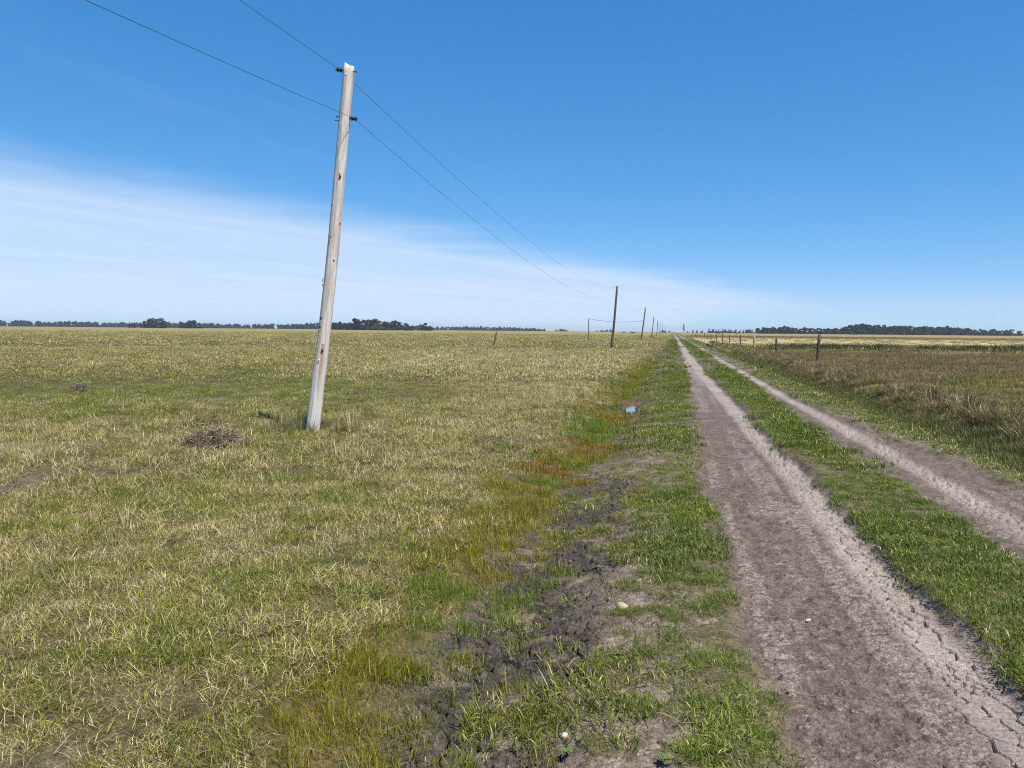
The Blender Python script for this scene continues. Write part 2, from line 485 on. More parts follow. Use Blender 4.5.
def blades(seed, n, radius, h0, h1, w0, w1, lean0, lean1, spread=1.0, lie=0.0):
    g = np.random.default_rng(seed)
    rad = radius * np.sqrt(g.random(n)); a = g.random(n) * 2 * np.pi
    bx, by = rad * np.cos(a), rad * np.sin(a)
    hh = h0 + (h1 - h0) * g.random(n) ** 1.4
    wd = w0 + (w1 - w0) * g.random(n)
    la = np.where(g.random(n) < spread, a + g.normal(0, 0.7, n), g.random(n) * 2 * np.pi)
    ln = lean0 + (lean1 - lean0) * g.random(n)
    flat = g.random(n) < lie
    ln = np.where(flat, 1.0 + 0.5 * g.random(n), ln)
    sa_ = la + np.pi / 2 + g.normal(0, 0.5, n)
    sx, sy = np.cos(sa_) * wd / 2, np.sin(sa_) * wd / 2
    up = np.where(flat, 0.12, np.maximum(0.22, np.cos(np.minimum(ln, 2.3) * 0.62)))
    mx, my, mz = bx + np.cos(la + .15) * hh * ln * .40, by + np.sin(la + .15) * hh * ln * .40, hh * np.where(flat, .14, 0.10 + 0.52 * up)
    tx, ty, tz = bx + np.cos(la) * hh * ln * .85, by + np.sin(la) * hh * ln * .85, hh * up
    V = np.stack([np.stack([bx - sx, by - sy, bx * 0 - 0.01], 1), np.stack([bx + sx, by + sy, bx * 0 - 0.01], 1),
                  np.stack([mx - sx * .8, my - sy * .8, mz], 1), np.stack([mx + sx * .8, my + sy * .8, mz], 1),
                  np.stack([tx, ty, tz], 1)], 1)
    return V, g.random(n)


def clump(name, m, *args, **kw):
    V, rnd = blades(*args, **kw)
    n = len(V)
    verts = V.reshape(-1, 3)
    b = np.arange(n) * 5
    faces = [(i, i + 1, i + 3, i + 2) for i in b] + [(i + 2, i + 3, i + 4) for i in b]
    me = mesh_from(name, verts, faces)
    a = me.attributes.new('rnd', 'FLOAT', 'POINT'); a.data.foreach_set('value', np.repeat(rnd, 5).astype(np.float32))
    a = me.attributes.new('tip', 'FLOAT', 'POINT'); a.data.foreach_set('value', np.tile([0, 0, .5, .5, 1], n).astype(np.float32))
    me.materials.append(m)
    return me


def grass_material(name, straw, instanced=True, tint=(0.1, 0.1, 0.05), dry=0.5):
    m, t, out = material(name)
    rnd = t.n('ShaderNodeAttribute', {'attribute_name': 'rnd'}).outputs['Fac']
    tip = t.n('ShaderNodeAttribute', {'attribute_name': 'tip'}).outputs['Fac']
    if instanced:
        ti = t.n('ShaderNodeAttribute', {'attribute_name': 'tint', 'attribute_type': 'INSTANCER'})
        tc_, al_ = ti.outputs['Color'], ti.outputs['Alpha']
    else:
        tc_, al_ = (*tint, 1.0), dry
    f = t.math('ADD', t.math('SUBTRACT', al_, rnd), t.math('MULTIPLY', t.math('SUBTRACT', tip, 0.5), 0.25))
    c = t.mix(t.ramp(f, -0.06, 0.06), tc_, straw)
    c = t.mix(t.math('MULTIPLY', t.math('LESS_THAN', t.math('FRACT', t.math('MULTIPLY', rnd, 7.31)), 0.17), t.ramp(al_, 0.0, 0.3) if instanced else 1.0), c, (0.135, 0.095, 0.055))
    r2 = t.math('FRACT', t.math('MULTIPLY', rnd, 13.7))
    v = t.ramp(r2, 0, 1, 0.36, 1.42, False)
    c = t.mix(1.0, c, t.n('ShaderNodeCombineColor', {}, {0: v, 1: v, 2: t.math('MULTIPLY', v, 0.97)}).outputs[0], 'MULTIPLY')
    b = t.n('ShaderNodeBsdfPrincipled', {}, {'Base Color': c, 'Roughness': 0.6, 'Specular IOR Level': 0.2})
    tr = t.n('ShaderNodeBsdfTranslucent', {}, {'Color': c})
    ms = t.n('ShaderNodeMixShader', {}, {0: 0.22, 1: b.outputs[0], 2: tr.outputs[0]})
    t.set(out.inputs[0], ms.outputs[0])
    return m


STRAW = (0.60, 0.505, 0.285)
gmat = grass_material('grass', STRAW)
gmat_br = grass_material('brown_grass', (0.30, 0.225, 0.125))


def source_set(prefix, m, n, *args, **kw):
    c_ = bpy.data.collections.new(prefix)
    for k in range(n):
        me = clump('%s_%02d' % (prefix, k), m, args[0] + k, *args[1:], **kw)
        c_.objects.link(bpy.data.objects.new('%s_%02d' % (prefix, k), me))
    return c_, n


def scatter(name, srcset, x, y, scale, tint, dry, label, cat, tilt=0.12, sink=0.0, seed=0):
    src, nv = srcset
    g = np.random.default_rng(seed)
    n = len(x)
    h = height(x, y) - sink
    me = bpy.data.meshes.new(name)
    me.vertices.add(n)
    me.vertices.foreach_set('co', np.stack([x, y, h], 1).astype(np.float32).ravel())
    a = me.attributes.new('idx', 'INT', 'POINT'); a.data.foreach_set('value', g.integers(0, nv, n).astype(np.int32))
    a = me.attributes.new('rot', 'FLOAT_VECTOR', 'POINT')
    a.data.foreach_set('vector', np.stack([g.normal(0, tilt, n), g.normal(0, tilt, n), g.random(n) * 6.283], 1).astype(np.float32).ravel())
    a = me.attributes.new('scl', 'FLOAT', 'POINT'); a.data.foreach_set('value', scale.astype(np.float32))
    a = me.attributes.new('tint', 'FLOAT_COLOR', 'POINT')
    a.data.foreach_set('color', np.concatenate([tint, dry[:, None]], 1).astype(np.float32).ravel())
    me.update()
    o = obj(name, me)
    tag(o, label, cat, kind='stuff')
    ng = bpy.data.node_groups.new(name, 'GeometryNodeTree')
    ng.interface.new_socket('Geometry', in_out='INPUT', socket_type='NodeSocketGeometry')
    ng.interface.new_socket('Geometry', in_out='OUTPUT', socket_type='NodeSocketGeometry')
    N = NT(ng)
    gi, go = N.n('NodeGroupInput'), N.n('NodeGroupOutput')

    def named(nm, dt):
        nd = N.n('GeometryNodeInputNamedAttribute', {'data_type': dt})
        nd.inputs['Name'].default_value = nm
        return nd.outputs['Attribute']
    ci = N.n('GeometryNodeCollectionInfo', {'transform_space': 'ORIGINAL'})
    ci.inputs['Collection'].default_value = src
    ci.inputs['Separate Children'].default_value = True
    ci.inputs['Reset Children'].default_value = True
    ip = N.n('GeometryNodeInstanceOnPoints')
    ip.inputs['Pick Instance'].default_value = True
    ng.links.new(gi.outputs[0], ip.inputs['Points'])
    ng.links.new(ci.outputs[0], ip.inputs['Instance'])
    ng.links.new(named('idx', 'INT'), ip.inputs['Instance Index'])
    er = N.n('FunctionNodeEulerToRotation')
    ng.links.new(named('rot', 'FLOAT_VECTOR'), er.inputs[0])
    ng.links.new(er.outputs[0], ip.inputs['Rotation'])
    ng.links.new(named('scl', 'FLOAT'), ip.inputs['Scale'])
    ng.links.new(ip.outputs[0], go.inputs[0])
    md = o.modifiers.new('scatter', 'NODES')
    md.node_group = ng
    return o


def wedge(seed, ra, rb, dens, a0=-46, a1=46):
    """random places on the ground between two distances"""
    g = np.random.default_rng(seed)
    n = int(dens * 0.5 * (rb * rb - ra * ra) * math.radians(a1 - a0))
    r = np.sqrt(ra * ra + (rb * rb - ra * ra) * g.random(n))
    a = np.radians(a0 + (a1 - a0) * g.random(n))
    return r * np.sin(a), r * np.cos(a), g


def lerp3(f, a, b):
    return np.asarray(a)[None, :] * (1 - f[:, None]) + np.asarray(b)[None, :] * f[:, None] if np.ndim(a) == 1 else a * (1 - f[:, None]) + np.asarray(b)[None, :] * f[:, None]


S_dry = source_set('dry_clump', gmat, 9, 100, 180, 0.17, 0.018, 0.090, 0.0016, 0.0038, 0.5, 2.3, 0.1, 0.40)
S_dry1 = source_set('dry_clump_mid', gmat, 6, 200, 170, 0.42, 0.02, 0.10, 0.004, 0.011, 0.6, 2.2, 0.2, 0.35)
S_dry2 = source_set('dry_clump_far', gmat, 5, 300, 150, 1.3, 0.03, 0.13, 0.015, 0.045, 0.6, 2.0, 0.3, 0.3)
S_grn = source_set('green_clump', gmat, 7, 400, 100, 0.09, 0.008, 0.042, 0.0018, 0.0038, 0.5, 2.2, 0.2, 0.25)
S_grn1 = source_set('green_clump_mid', gmat, 5, 500, 110, 0.15, 0.010, 0.042, 0.003, 0.007, 0.5, 2.0, 0.2, 0.25)
S_grn2 = source_set('green_clump_far', gmat, 4, 550, 70, 0.33, 0.02, 0.07, 0.012, 0.028, 0.3, 1.3, 0.3, 0.2)
S_mus = source_set('wet_clump', gmat, 6, 600, 85, 0.11, 0.03, 0.13, 0.0018, 0.0036, 0.1, 1.1, 0.3, 0.1)
S_tus = source_set('tussock_clump', gmat, 6, 700, 110, 0.09, 0.16, 0.42, 0.003, 0.006, 0.15, 0.9, 0.9, 0.03)
S_tus1 = source_set('tussock_clump_mid', gmat, 5, 750, 110, 0.22, 0.12, 0.38, 0.007, 0.014, 0.2, 1.8, 0.8, 0.05)
S_brn = source_set('brown_clump', gmat_br, 6, 800, 130, 0.32, 0.04, 0.22, 0.005, 0.011, 0.4, 2.2, 0.3, 0.25)
S_brn2 = source_set('brown_clump_far', gmat_br, 5, 850, 100, 1.1, 0.08, 0.30, 0.02, 0.045, 0.2, 1.2, 0.4, 0.15)
S_str = source_set('straw_litter', gmat, 5, 900, 14, 0.3, 0.05, 0.20, 0.0022, 0.005, 1.4, 2.0, 0.0, 0.95)

GREEN, OLIVE, PALE = (0.132, 0.180, 0.010), (0.250, 0.222, 0.026), (0.34, 0.285, 0.125)


def field_tint(x, y, g):
    n = len(x)
    gr = sst(-0.18, 0.26, 0.45 * fbm(x * 0.45, y * 0.45, 201, 4) + 0.9 * fbm(x * 3.2, y * 3.2, 203, 3))
    belt = np.exp(-((y - 19 + 2.5 * fbm(x * .15, y * .15, 205, 2)) / 5.5) ** 2) * (1 - sst(-3, 1, x)) * 0.75
    s, w = sw(x, y)
    paleb = np.exp(-(((y - 38) / 17) ** 2)) * sst(-9, -4, x) * (1 - sst(-2.2, -1.6, w)) * 0.5
    gr = np.clip(gr * 0.85 + belt - paleb + 0.12 * (1 - sst(4, 9, y)), 0, 1)
    t_ = lerp3(gr, OLIVE, GREEN)
    dry = np.clip(0.62 - 0.55 * gr + 0.18 * g.normal(0, 1, n) + 0.1 * sst(30, 90, np.hypot(x, y)) + 0.25 * paleb, 0.08, 0.95)
    t_ = t_ * (0.85 + 0.3 * g.random(n))[:, None]
    return t_, dry, belt, paleb


def left_field(name, src, seed, ra, rb, dens, sc, lab):
    x, y, g = wedge(seed, ra, rb, dens)
    z = zones(x, y)
    keep = g.random(len(x)) < z['lfield'] * (1 - 0.6 * z['path']) * (1 - 0.5 * z['spot'])
    x, y = x[keep], y[keep]
    tint, dry, belt, paleb = field_tint(x, y, g)
    scl = sc * (0.55 + 0.75 * g.random(len(x))) * (1 - 0.45 * belt) * (1 + 0.5 * paleb) * (0.8 + 0.5 * vnoise(x * .8, y * .8, 207))
    scatter(name, src, x, y, scl, tint, dry, lab, 'grass', seed=seed)


left_field('field_grass', S_dry, 11, 1.4, 8, 135, 0.76, 'straw and olive pasture grass on the left, nearest the camera')
left_field('field_grass', S_dry, 12, 8, 22, 40, 1.1, 'straw and green pasture grass around the foot of the nearest pole')
left_field('field_grass', S_dry1, 13, 22, 65, 9, 1.0, 'yellowish pasture grass behind the nearest pole')
left_field('field_grass', S_dry2, 14, 65, 300, 0.5, 1.0, 'pale pasture grass stretching to the left horizon')

# pale straw lying on top
x, y, g = wedge(15, 1.4, 14, 9)
z = zones(x, y)
k = g.random(len(x)) < z['lfield'] * 0.9 + 0.05 * z['green']
x, y = x[k], y[k]
scatter('straw_litter', S_str, x, y, 0.5 + 0.8 * g.random(len(x)), np.tile((0.40, 0.33, 0.19), (len(x), 1)) * (0.7 + 0.5 * g.random(len(x)))[:, None],
        np.full(len(x), 0.55), 'loose bleached straws lying over the pasture grass', 'straw', seed=15, tilt=0.05)

# tall pale tussocks in the field
for seed, ra, rb, dens, src, sc, lab in ((16, 6, 26, 0.8, S_tus, 0.6, 'scattered taller pale tufts in the left pasture'),
                                         (17, 26, 90, 0.55, S_tus1, 0.6, 'tall pale tufts further out in the left pasture')):
    x, y, g = wedge(seed, ra, rb, dens)
    z = zones(x, y)
    _, _, belt, paleb = field_tint(x, y, g)
    k = g.random(len(x)) < z['lfield'] * np.clip(0.25 + 1.6 * paleb - belt + 0.8 * fbm(x * .2, y * .2, 211, 3), 0.03, 1)
    x, y = x[k], y[k]
    n = len(x)
    scatter('tall_tufts', src, x, y, sc * (0.5 + 0.7 * g.random(n)), np.tile((0.24, 0.22, 0.085), (n, 1)) * (0.8 + 0.4 * g.random(n))[:, None],
            np.clip(0.65 + 0.25 * g.normal(0, 1, n), 0.1, 1), lab, 'grass', seed=seed)


# taller tufts round the foot of the nearest pole
g = np.random.default_rng(18)
n = 46
px0 = ground_pt(312, 432)
a = g.random(n) * 6.283; q = 0.16 + 0.75 * g.random(n) ** 1.3
x, y = px0[0] + q * np.cos(a), px0[1] + q * np.sin(a)
scatter('tall_tufts', S_tus, x, y, 0.35 + 0.4 * g.random(n), np.tile((0.15, 0.18, 0.03), (n, 1)) * (0.7 + 0.5 * g.random(n))[:, None], np.clip(0.35 + 0.25 * g.normal(0, 1, n), 0, 1),
        'longer ungrazed tufts around the foot of the nearest pole', 'grass', seed=18)


# short green grass of the verges and the middle strip
def green_grass(name, src, seed, ra, rb, dens, sc, lab, rad_, a0=-30, a1=46):
    x, y, g = wedge(seed, ra, rb, dens, a0, a1)
    z = zones(x, y)
    patch = sst(-0.20, 0.10, fbm(x * 6.0, y * 6.0, 221, 4))
    base = np.maximum(z['strip'] * 1.0, z['rverge'])
    v = np.maximum(z['verge'] * (1 - z['bare'] * 0.93) * (0.22 + 0.78 * patch), 0.6 * z['ditch'] * (1 - z['mud']))
    dens_ = np.maximum(base * (0.45 + 0.55 * patch), v)
    for q in (-1, 1):
        ox, oy = q * rad_ * UY, -q * rad_ * UX
        dens_ = dens_ * (1 - 0.85 * sst(0.4, 0.9, zones(x + ox, y + oy)['dirt']))
    dens_ = dens_ * (1 - 0.93 * z['dirt']) * (1 - 0.92 * z['mud']) * (1 - 0.75 * z['rbare'])
    dens_ = dens_ + 0.05 * z['mud'] * sst(0.05, 0.2, fbm(x * 4, y * 4, 223, 2)) + 0.10 * z['lfield'] * sst(0.05, 0.25, fbm(x * .9, y * .9, 225, 3))
    k = g.random(len(x)) < dens_
    x, y = x[k], y[k]
    n = len(x)
    z = zones(x, y)
    f = np.clip(0.5 + 1.6 * fbm(x * 1.2, y * 1.2, 227, 3) + 0.15 * g.normal(0, 1, n), 0, 1)
    tint = lerp3(f, (0.140, 0.200, 0.015), (0.074, 0.130, 0.012))
    f2 = np.clip(sst(-0.75, -0.2, -(z['w'] + 0.3)) * 0.0 + sst(0.2, -0.6, z['w']) * 0.55 + 0.2 * g.random(n), 0, 0.8)
    tint = lerp3(f2, tint, (0.165, 0.165, 0.026))
    tint = tint * (0.8 + 0.4 * g.random(n))[:, None]
    dry = np.clip(0.09 + 0.08 * g.normal(0, 1, n) + 0.18 * z['rverge'] + 0.08 * f2, 0, 0.7)
    scl = sc * (0.5 + 0.8 * g.random(n)) * (0.75 + 0.6 * sst(-.2, .2, fbm(x * .9, y * .9, 229, 3)))
    scatter(name, src, x, y, scl, tint, dry, lab, 'grass', seed=seed)


green_grass('short_grass', S_grn, 21, 1.4, 9, 420, 1.0, 'short bright green grass beside and between the near ruts', 0.05)
green_grass('short_grass', S_grn1, 22, 9, 32, 95, 1.1, 'short green grass along the middle stretch of the track', 0.14)
green_grass('short_grass', S_grn2, 23, 32, 160, 5.5, 1.1, 'short green grass along the far stretch of the track', 0.27)

# yellow-green wet grass along the ditch
for seed, ra, rb, dens, sc, lab in ((31, 1.4, 10, 190, 0.8, 'mustard coloured wet grass along the near ditch'),
                                    (32, 10, 45, 50, 1.2, 'yellow green wet grass along the far ditch')):
    x, y, g = wedge(seed, ra, rb, dens, -46, 25)
    z = zones(x, y)
    pt = sst(-0.15, 0.12, fbm(x * 2.5, y * 2.5, 231, 3))
    k = g.random(len(x)) < z['mustard'] * (1 - 0.8 * z['mud']) * (0.5 + 0.5 * pt) + 0.10 * z['mud'] * pt * (1 - sst(15, 16, z['s']) * (1 - sst(19, 20, z['s'])))
    x, y = x[k], y[k]
    n = len(x)
    f = sst(-0.12, 0.16, fbm(x * 0.9, y * 0.9, 233, 3))
    tint = lerp3(f, (0.215, 0.200, 0.010), (0.115, 0.200, 0.008))
    f2 = sst(0.06, 0.22, fbm(x * 0.8, y * 0.8, 235, 3) + 0.1 * np.exp(-((y - 12.5) / 2.0) ** 2))
    tint = lerp3(f2 * 0.65, tint, (0.30, 0.135, 0.016))
    tint = tint * (0.75 + 0.5 * g.random(n))[:, None]
    scatter('wet_grass', S_mus, x, y, sc * (0.45 + 0.75 * g.random(n)), tint, np.clip(0.08 + 0.08 * g.normal(0, 1, n), 0, .4), lab, 'grass', seed=seed)

# right field
for seed, ra, rb, dens, src, sc, lab in ((41, 5, 60, 11, S_brn, 0.95, 'brownish rough grass of the field right of the track'),
                                         (42, 60, 300, 0.5, S_brn2, 1.0, 'rough grass and pale stubble far off to the right')):
    x, y, g = wedge(seed, ra, rb, dens, 5, 46)
    z = zones(x, y)
    k = g.random(len(x)) < z['rfield'] * (1 - 0.5 * z['paleband']) * (0.25 + 0.75 * sst(-0.18, 0.10, fbm(x * 0.7, y * 0.7, 247, 3)))
    x, y = x[k], y[k]
    z = zones(x, y)
    n = len(x)
    f = sst(-0.15, 0.2, fbm(x * .13, y * .13, 241, 4))
    tint = lerp3(np.clip(f + 0.35 * g.normal(0, 1, n), 0, 1), (0.170, 0.125, 0.056), (0.155, 0.162, 0.032))
    edge_ = (1 - sst(5.0, 8.5, z['w']))
    tint = lerp3(edge_ * 0.5, tint, (0.17, 0.15, 0.055))
    tint = lerp3(z['paleband'], tint, (0.40, 0.33, 0.15))
    tint = tint * (0.75 + 0.5 * g.random(n))[:, None]
    dry = np.clip(0.26 + 0.1 * edge_ + 0.35 * z['paleband'] + 0.8 * fbm(x * .3, y * .3, 243, 3) + .1 * g.normal(0, 1, n), 0, 1)
    scatter('field_grass', src, x, y, sc * (0.5 + 0.7 * g.random(n)) * (0.8 + 0.5 * vnoise(x * .4, y * .4, 245)) * (1 - 0.35 * z['paleband']), tint, dry, lab, 'grass', seed=seed)

# tall grass hanging over the bank of the right-hand ditch
g = np.random.default_rng(51)
n = 1500
ss = 6 + 110 * g.random(n) ** 1.5
ww = 5.25 + np.abs(g.normal(0, 0.55, n)) + 0.25 * fbm(ss * .6, ss * .1, 251, 3) + 0.006 * np.maximum(0, ss - 25)
x, y = xy(ss, ww)
k = g.random(n) < sst(-0.3, 0.1, fbm(ss * .5, ww * .5, 253, 3))
x, y = x[k], y[k]
n = len(x)
scatter('bank_grass', S_tus1, x, y, 0.30 + 0.55 * g.random(n), lerp3(g.random(n), (0.18, 0.14, 0.07), (0.10, 0.105, 0.032)), np.clip(0.20 + .3 * g.normal(0, 1, n), 0, 1),
        'tall pale grass overhanging the bank right of the track', 'grass', seed=51)
# lush grass down in the right-hand ditch
g = np.random.default_rng(53)
n = 5200
ss = 5 + 60 * g.random(n) ** 1.5
ww = 4.65 + g.normal(0, 0.24, n) + 0.3 * fbm(ss * .5, ss * .1, 259, 3) + 0.006 * np.maximum(0, ss - 25)
x, y = xy(ss, ww)
scatter('ditch_grass', S_mus, x, y, 0.8 + 0.8 * g.random(n), lerp3(g.random(n), (0.060, 0.095, 0.016), (0.11, 0.115, 0.022)), np.clip(0.1 + .1 * g.normal(0, 1, n), 0, 1),
        'lush green grass down in the ditch right of the track', 'grass', seed=53)
# dark rushes across the right field
g = np.random.default_rng(52)
n = 900
x = 25 + 62 * g.random(n); y = 71 + 5 * g.normal(0, 0.4, n) + 4 * fbm(x * .1, x * 0, 255, 3)
k = g.random(n) < sst(-0.25, 0.1, fbm(x * .25, y * .1, 257, 3))
x, y = x[k], y[k]
n = len(x)
scatter('dark_rushes', S_tus1, x, y, 0.9 + 0.9 * g.random(n), np.tile((0.035, 0.05, 0.018), (n, 1)) * (0.7 + .6 * g.random(n))[:, None], np.full(n, 0.05),
        'line of dark green rushes in front of the pale stubble', 'rushes', seed=52)


# loose crumbs of earth on the ruts and clods along the ditch
def crumb_set(prefix, m, n, size):
    c_ = bpy.data.collections.new(prefix)
    for k in range(n):
        bm = bmesh.new()
        bmesh.ops.create_icosphere(bm, subdivisions=1, radius=size)
        g_ = random.Random(k + 40)
        for v in bm.verts:
            v.co = Vector((v.co.x * g_.uniform(.6, 1.3), v.co.y * g_.uniform(.6, 1.3), v.co.z * g_.uniform(.4, .9)))
        me = bpy.data.meshes.new('%s_%02d' % (prefix, k)); bm.to_mesh(me); bm.free()
        me.materials.append(m)
        c_.objects.link(bpy.data.objects.new('%s_%02d' % (prefix, k), me))
    return c_, n


cm_, t, out = material('crumbled_earth')
ti = t.n('ShaderNodeAttribute', {'attribute_name': 'tint', 'attribute_type': 'INSTANCER'})
bs = t.n('ShaderNodeBsdfPrincipled', {}, {'Base Color': ti.outputs['Color'], 'Roughness': 0.95, 'Specular IOR Level': 0.1})
t.set(out.inputs[0], bs.outputs[0])
CR = crumb_set('crumb', cm_, 6, 0.005)
x, y, g = wedge(71, 1.6, 11, 620, -22, 44)
z = zones(x, y)
k = g.random(len(x)) < np.clip(z['dirt'] * (1 - 0.8 * z['pale']) * 0.75 * sst(-.2, .15, fbm(x * 3, y * 3, 301, 3)) + 0.06 * z['pale'] * z['dirt'] + 0.5 * z['bare'] + 0.45 * z['mud'] + 0.4 * z['rbare'], 0, 1)
x, y = x[k], y[k]
z = zones(x, y)
n = len(x)
hf, _ = height(x, y, True)
tint = lerp3(g.random(n), (0.080, 0.058, 0.046), (0.25, 0.20, 0.165)) * (1 - 0.55 * z['mud'])[:, None]
o = scatter('earth_crumbs', CR, x, y, (0.35 + 1.6 * g.random(n) ** 3) * (1 + 0.9 * z['mud']), tint, np.ones(n),
            'loose crumbs of dry earth on the near ruts and bare spots', 'earth crumbs', tilt=0.6, seed=71)
co_ = np.stack([x, y, hf], 1).astype(np.float32)
o.data.vertices.foreach_set('co', co_.ravel()); o.data.update()


def gz(x, y):
    return float(height(np.array([x]), np.array([y]))[0])


def gpt(pxx, pyy):
    p = ground_pt(pxx, pyy)
    z = gz(p[0], p[1])
    p = ground_pt(pxx, pyy, z)
    return Vector((p[0], p[1], gz(p[0], p[1])))


# ------------------------------------------------------------------ wood
def wood_material(name, base, dark, stain=False, lichen=False):
    m, t, out = material(name)
    co = t.n('ShaderNodeTexCoord').outputs['Object']
    mp = t.n('ShaderNodeMapping', {}, {0: co, 3: (1, 1, 0.06)}).outputs[0]
    f1 = t.noise(mp, 28, 6, 0.65, 0.4)
    mp2 = t.n('ShaderNodeMapping', {}, {0: co, 3: (1, 1, 0.03)}).outputs[0]
    f2 = t.noise(mp2, 70, 4, 0.6, 0.2)
    f3 = t.noise(co, 1.6, 4, 0.6)
    c = t.mix(t.ramp(f1, 0.32, 0.68), dark, base)
    c = t.mix(t.ramp(f3, 0.45, 0.7, 0, 0.55), c, tuple(v * k for v, k in zip(base, (0.86, 0.74, 0.6))))
    c = t.mix(t.ramp(f2, 0.62, 0.70, 0, 0.75), c, tuple(v * 0.35 for v in dark))
    s_ = t.n('ShaderNodeSeparateXYZ', {}, {0: co})
    if stain:
        zr = t.math('MULTIPLY', t.ramp(s_.outputs[2], 0.55, 1.1), t.math('LESS_THAN', s_.outputs[2], 1.30))
        dx = t.math('ABSOLUTE', t.math('SUBTRACT', s_.outputs[0], t.math('ADD', 0.048, t.math('MULTIPLY', t.math('SUBTRACT', f1, .5), 0.05))))
        st = t.math('MULTIPLY', t.math('MULTIPLY', zr, t.ramp(dx, 0.042, 0.006)), t.math('LESS_THAN', s_.outputs[1], 0.0))
        c = t.mix(t.math('MULTIPLY', st, 0.75), c, (0.33, 0.17, 0.055))
    if lichen:
        lf = t.math('MULTIPLY', t.ramp(s_.outputs[2], lichen - 0.28, lichen + 0.05), t.ramp(t.noise(co, 22, 4), 0.42, 0.58))
        c = t.mix(t.math('MULTIPLY', lf, 0.85), c, (0.20, 0.17, 0.045))
    bp = t.n('ShaderNodeBump', {}, {'Strength': 0.7, 'Distance': 0.012, 'Height': t.math('ADD', f1, t.math('MULTIPLY', f2, -0.8))})
    b = t.n('ShaderNodeBsdfPrincipled', {}, {'Base Color': c, 'Roughness': 0.85, 'Specular IOR Level': 0.2, 'Normal': bp.outputs[0]})
    t.set(out.inputs[0], b.outputs[0])
    return m


def pole_mesh(name, L, ra, rb, seed, seg=20, rings=60, bow=0.03, flat=0.1):
    g = np.random.default_rng(seed)
    ph = g.random(6) * 6.28
    vs, fs = [], []
    for i in range(rings + 1):
        f = i / rings
        z = -0.5 + (L + 0.5) * f
        r = ra + (rb - ra) * f + 0.012 * max(0, 1 - f * 9)
        ox = bow * math.sin(math.pi * f) + 0.006 * math.sin(7 * f + ph[0])
        oy = 0.008 * math.sin(5 * f + ph[1])
        for k in range(seg):
            a = 2 * math.pi * k / seg
            q = 1 + 0.035 * math.sin(2 * a + ph[2] + 2 * f) + 0.03 * math.sin(3 * a + ph[3] + 5 * f) + 0.02 * math.sin(5 * a + 11 * f + ph[4])
            q += 0.03 * (vnoise(a * 3, z * 3.0, seed) - 0.5)
            q -= flat * max(0, math.cos(a + math.pi / 2)) ** 6
            zz_ = z
            if i == rings:                                   # ragged, slanting top
                zz_ = z + 0.022 * math.cos(a - 2.6) + 0.022 * math.sin(3 * a + ph[5])
                q *= 0.9
            vs.append((ox + r * q * math.cos(a), oy + r * q * math.sin(a), zz_))
    for i in range(rings):
        for k in range(seg):
            k2 = (k + 1) % seg
            fs.append((i * seg + k, i * seg + k2, (i + 1) * seg + k2, (i + 1) * seg + k))
    c = len(vs)
    vs.append((0, 0.01, L + 0.015))
    for k in range(seg):
        fs.append((rings * seg + k, rings * seg + (k + 1) % seg, c))
    fs.append(tuple(range(seg))[::-1])
    return mesh_from(name, vs, fs)


def lathe(name, prof, axis='Z', seg=14):
    vs, fs = [], []
    n = len(prof)
    for r, h in prof:
        for k in range(seg):
            a = 2 * math.pi * k / seg
            p = (r * math.cos(a), r * math.sin(a), h)
            vs.append({'Z': p, 'X': (p[2], p[0], p[1]), 'Y': (p[0], p[2], p[1])}[axis])
    for i in range(n - 1):
        for k in range(seg):
            k2 = (k + 1) % seg
            fs.append((i * seg + k, i * seg + k2, (i + 1) * seg + k2, (i + 1) * seg + k))
    fs.append(tuple(range(seg))[::-1]); fs.append(tuple((n - 1) * seg + k for k in range(seg)))
    me = mesh_from(name, vs, fs)
    bm = bmesh.new(); bm.from_mesh(me); bmesh.ops.recalc_face_normals(bm, faces=bm.faces); bm.to_mesh(me); bm.free()
    return me


M_pole = wood_material('weathered_grey_wood', (0.66, 0.625, 0.585), (0.38, 0.345, 0.315), True, 5.33)
M_darkpole = wood_material('brown_weathered_wood', (0.13, 0.10, 0.085), (0.06, 0.045, 0.04))
M_post = wood_material('dark_fence_wood', (0.12, 0.105, 0.09), (0.045, 0.038, 0.034))
M_postpale = wood_material('bleached_fence_wood', (0.42, 0.38, 0.34), (0.22, 0.19, 0.17))
M_ins = simple('brown_porcelain', (0.028, 0.018, 0.016), 0.3, 0.3, 20, spec=0.5)
M_iron = simple('rusty_iron', (0.055, 0.035, 0.028), 0.8, 0.4, 40)
M_wire = simple('grey_wire', (0.05, 0.05, 0.052), 0.5, 0.2, 3, metallic=0.3)
M_knot = simple('dark_knot', (0.06, 0.048, 0.04), 0.9, 0.4, 60)
M_chip = simple('pale_chipped_wood', (0.62, 0.58, 0.53), 0.9, 0.15, 60)

ins_prof = [(0.012, 0.0), (0.012, 0.02), (0.030, 0.022), (0.036, 0.032), (0.036, 0.040), (0.022, 0.048), (0.020, 0.058),
            (0.022, 0.068), (0.036, 0.076), (0.036, 0.084), (0.028, 0.094), (0.010, 0.096), (0.010, 0.112), (0.004, 0.116)]
INS = lathe('insulator', ins_prof, 'X'); INS.materials.append(M_ins)
PIN = lathe('pin', [(0.008, -0.195), (0.012, -0.19), (0.012, -0.18), (0.007, -0.178), (0.007, 0.0)], 'X', 8); PIN.materials.append(M_iron)

BASE = gpt(312, 432)
TOP = Vector(at_depth(349.5, 66, BASE.y))
POLE_L = (TOP - BASE).length


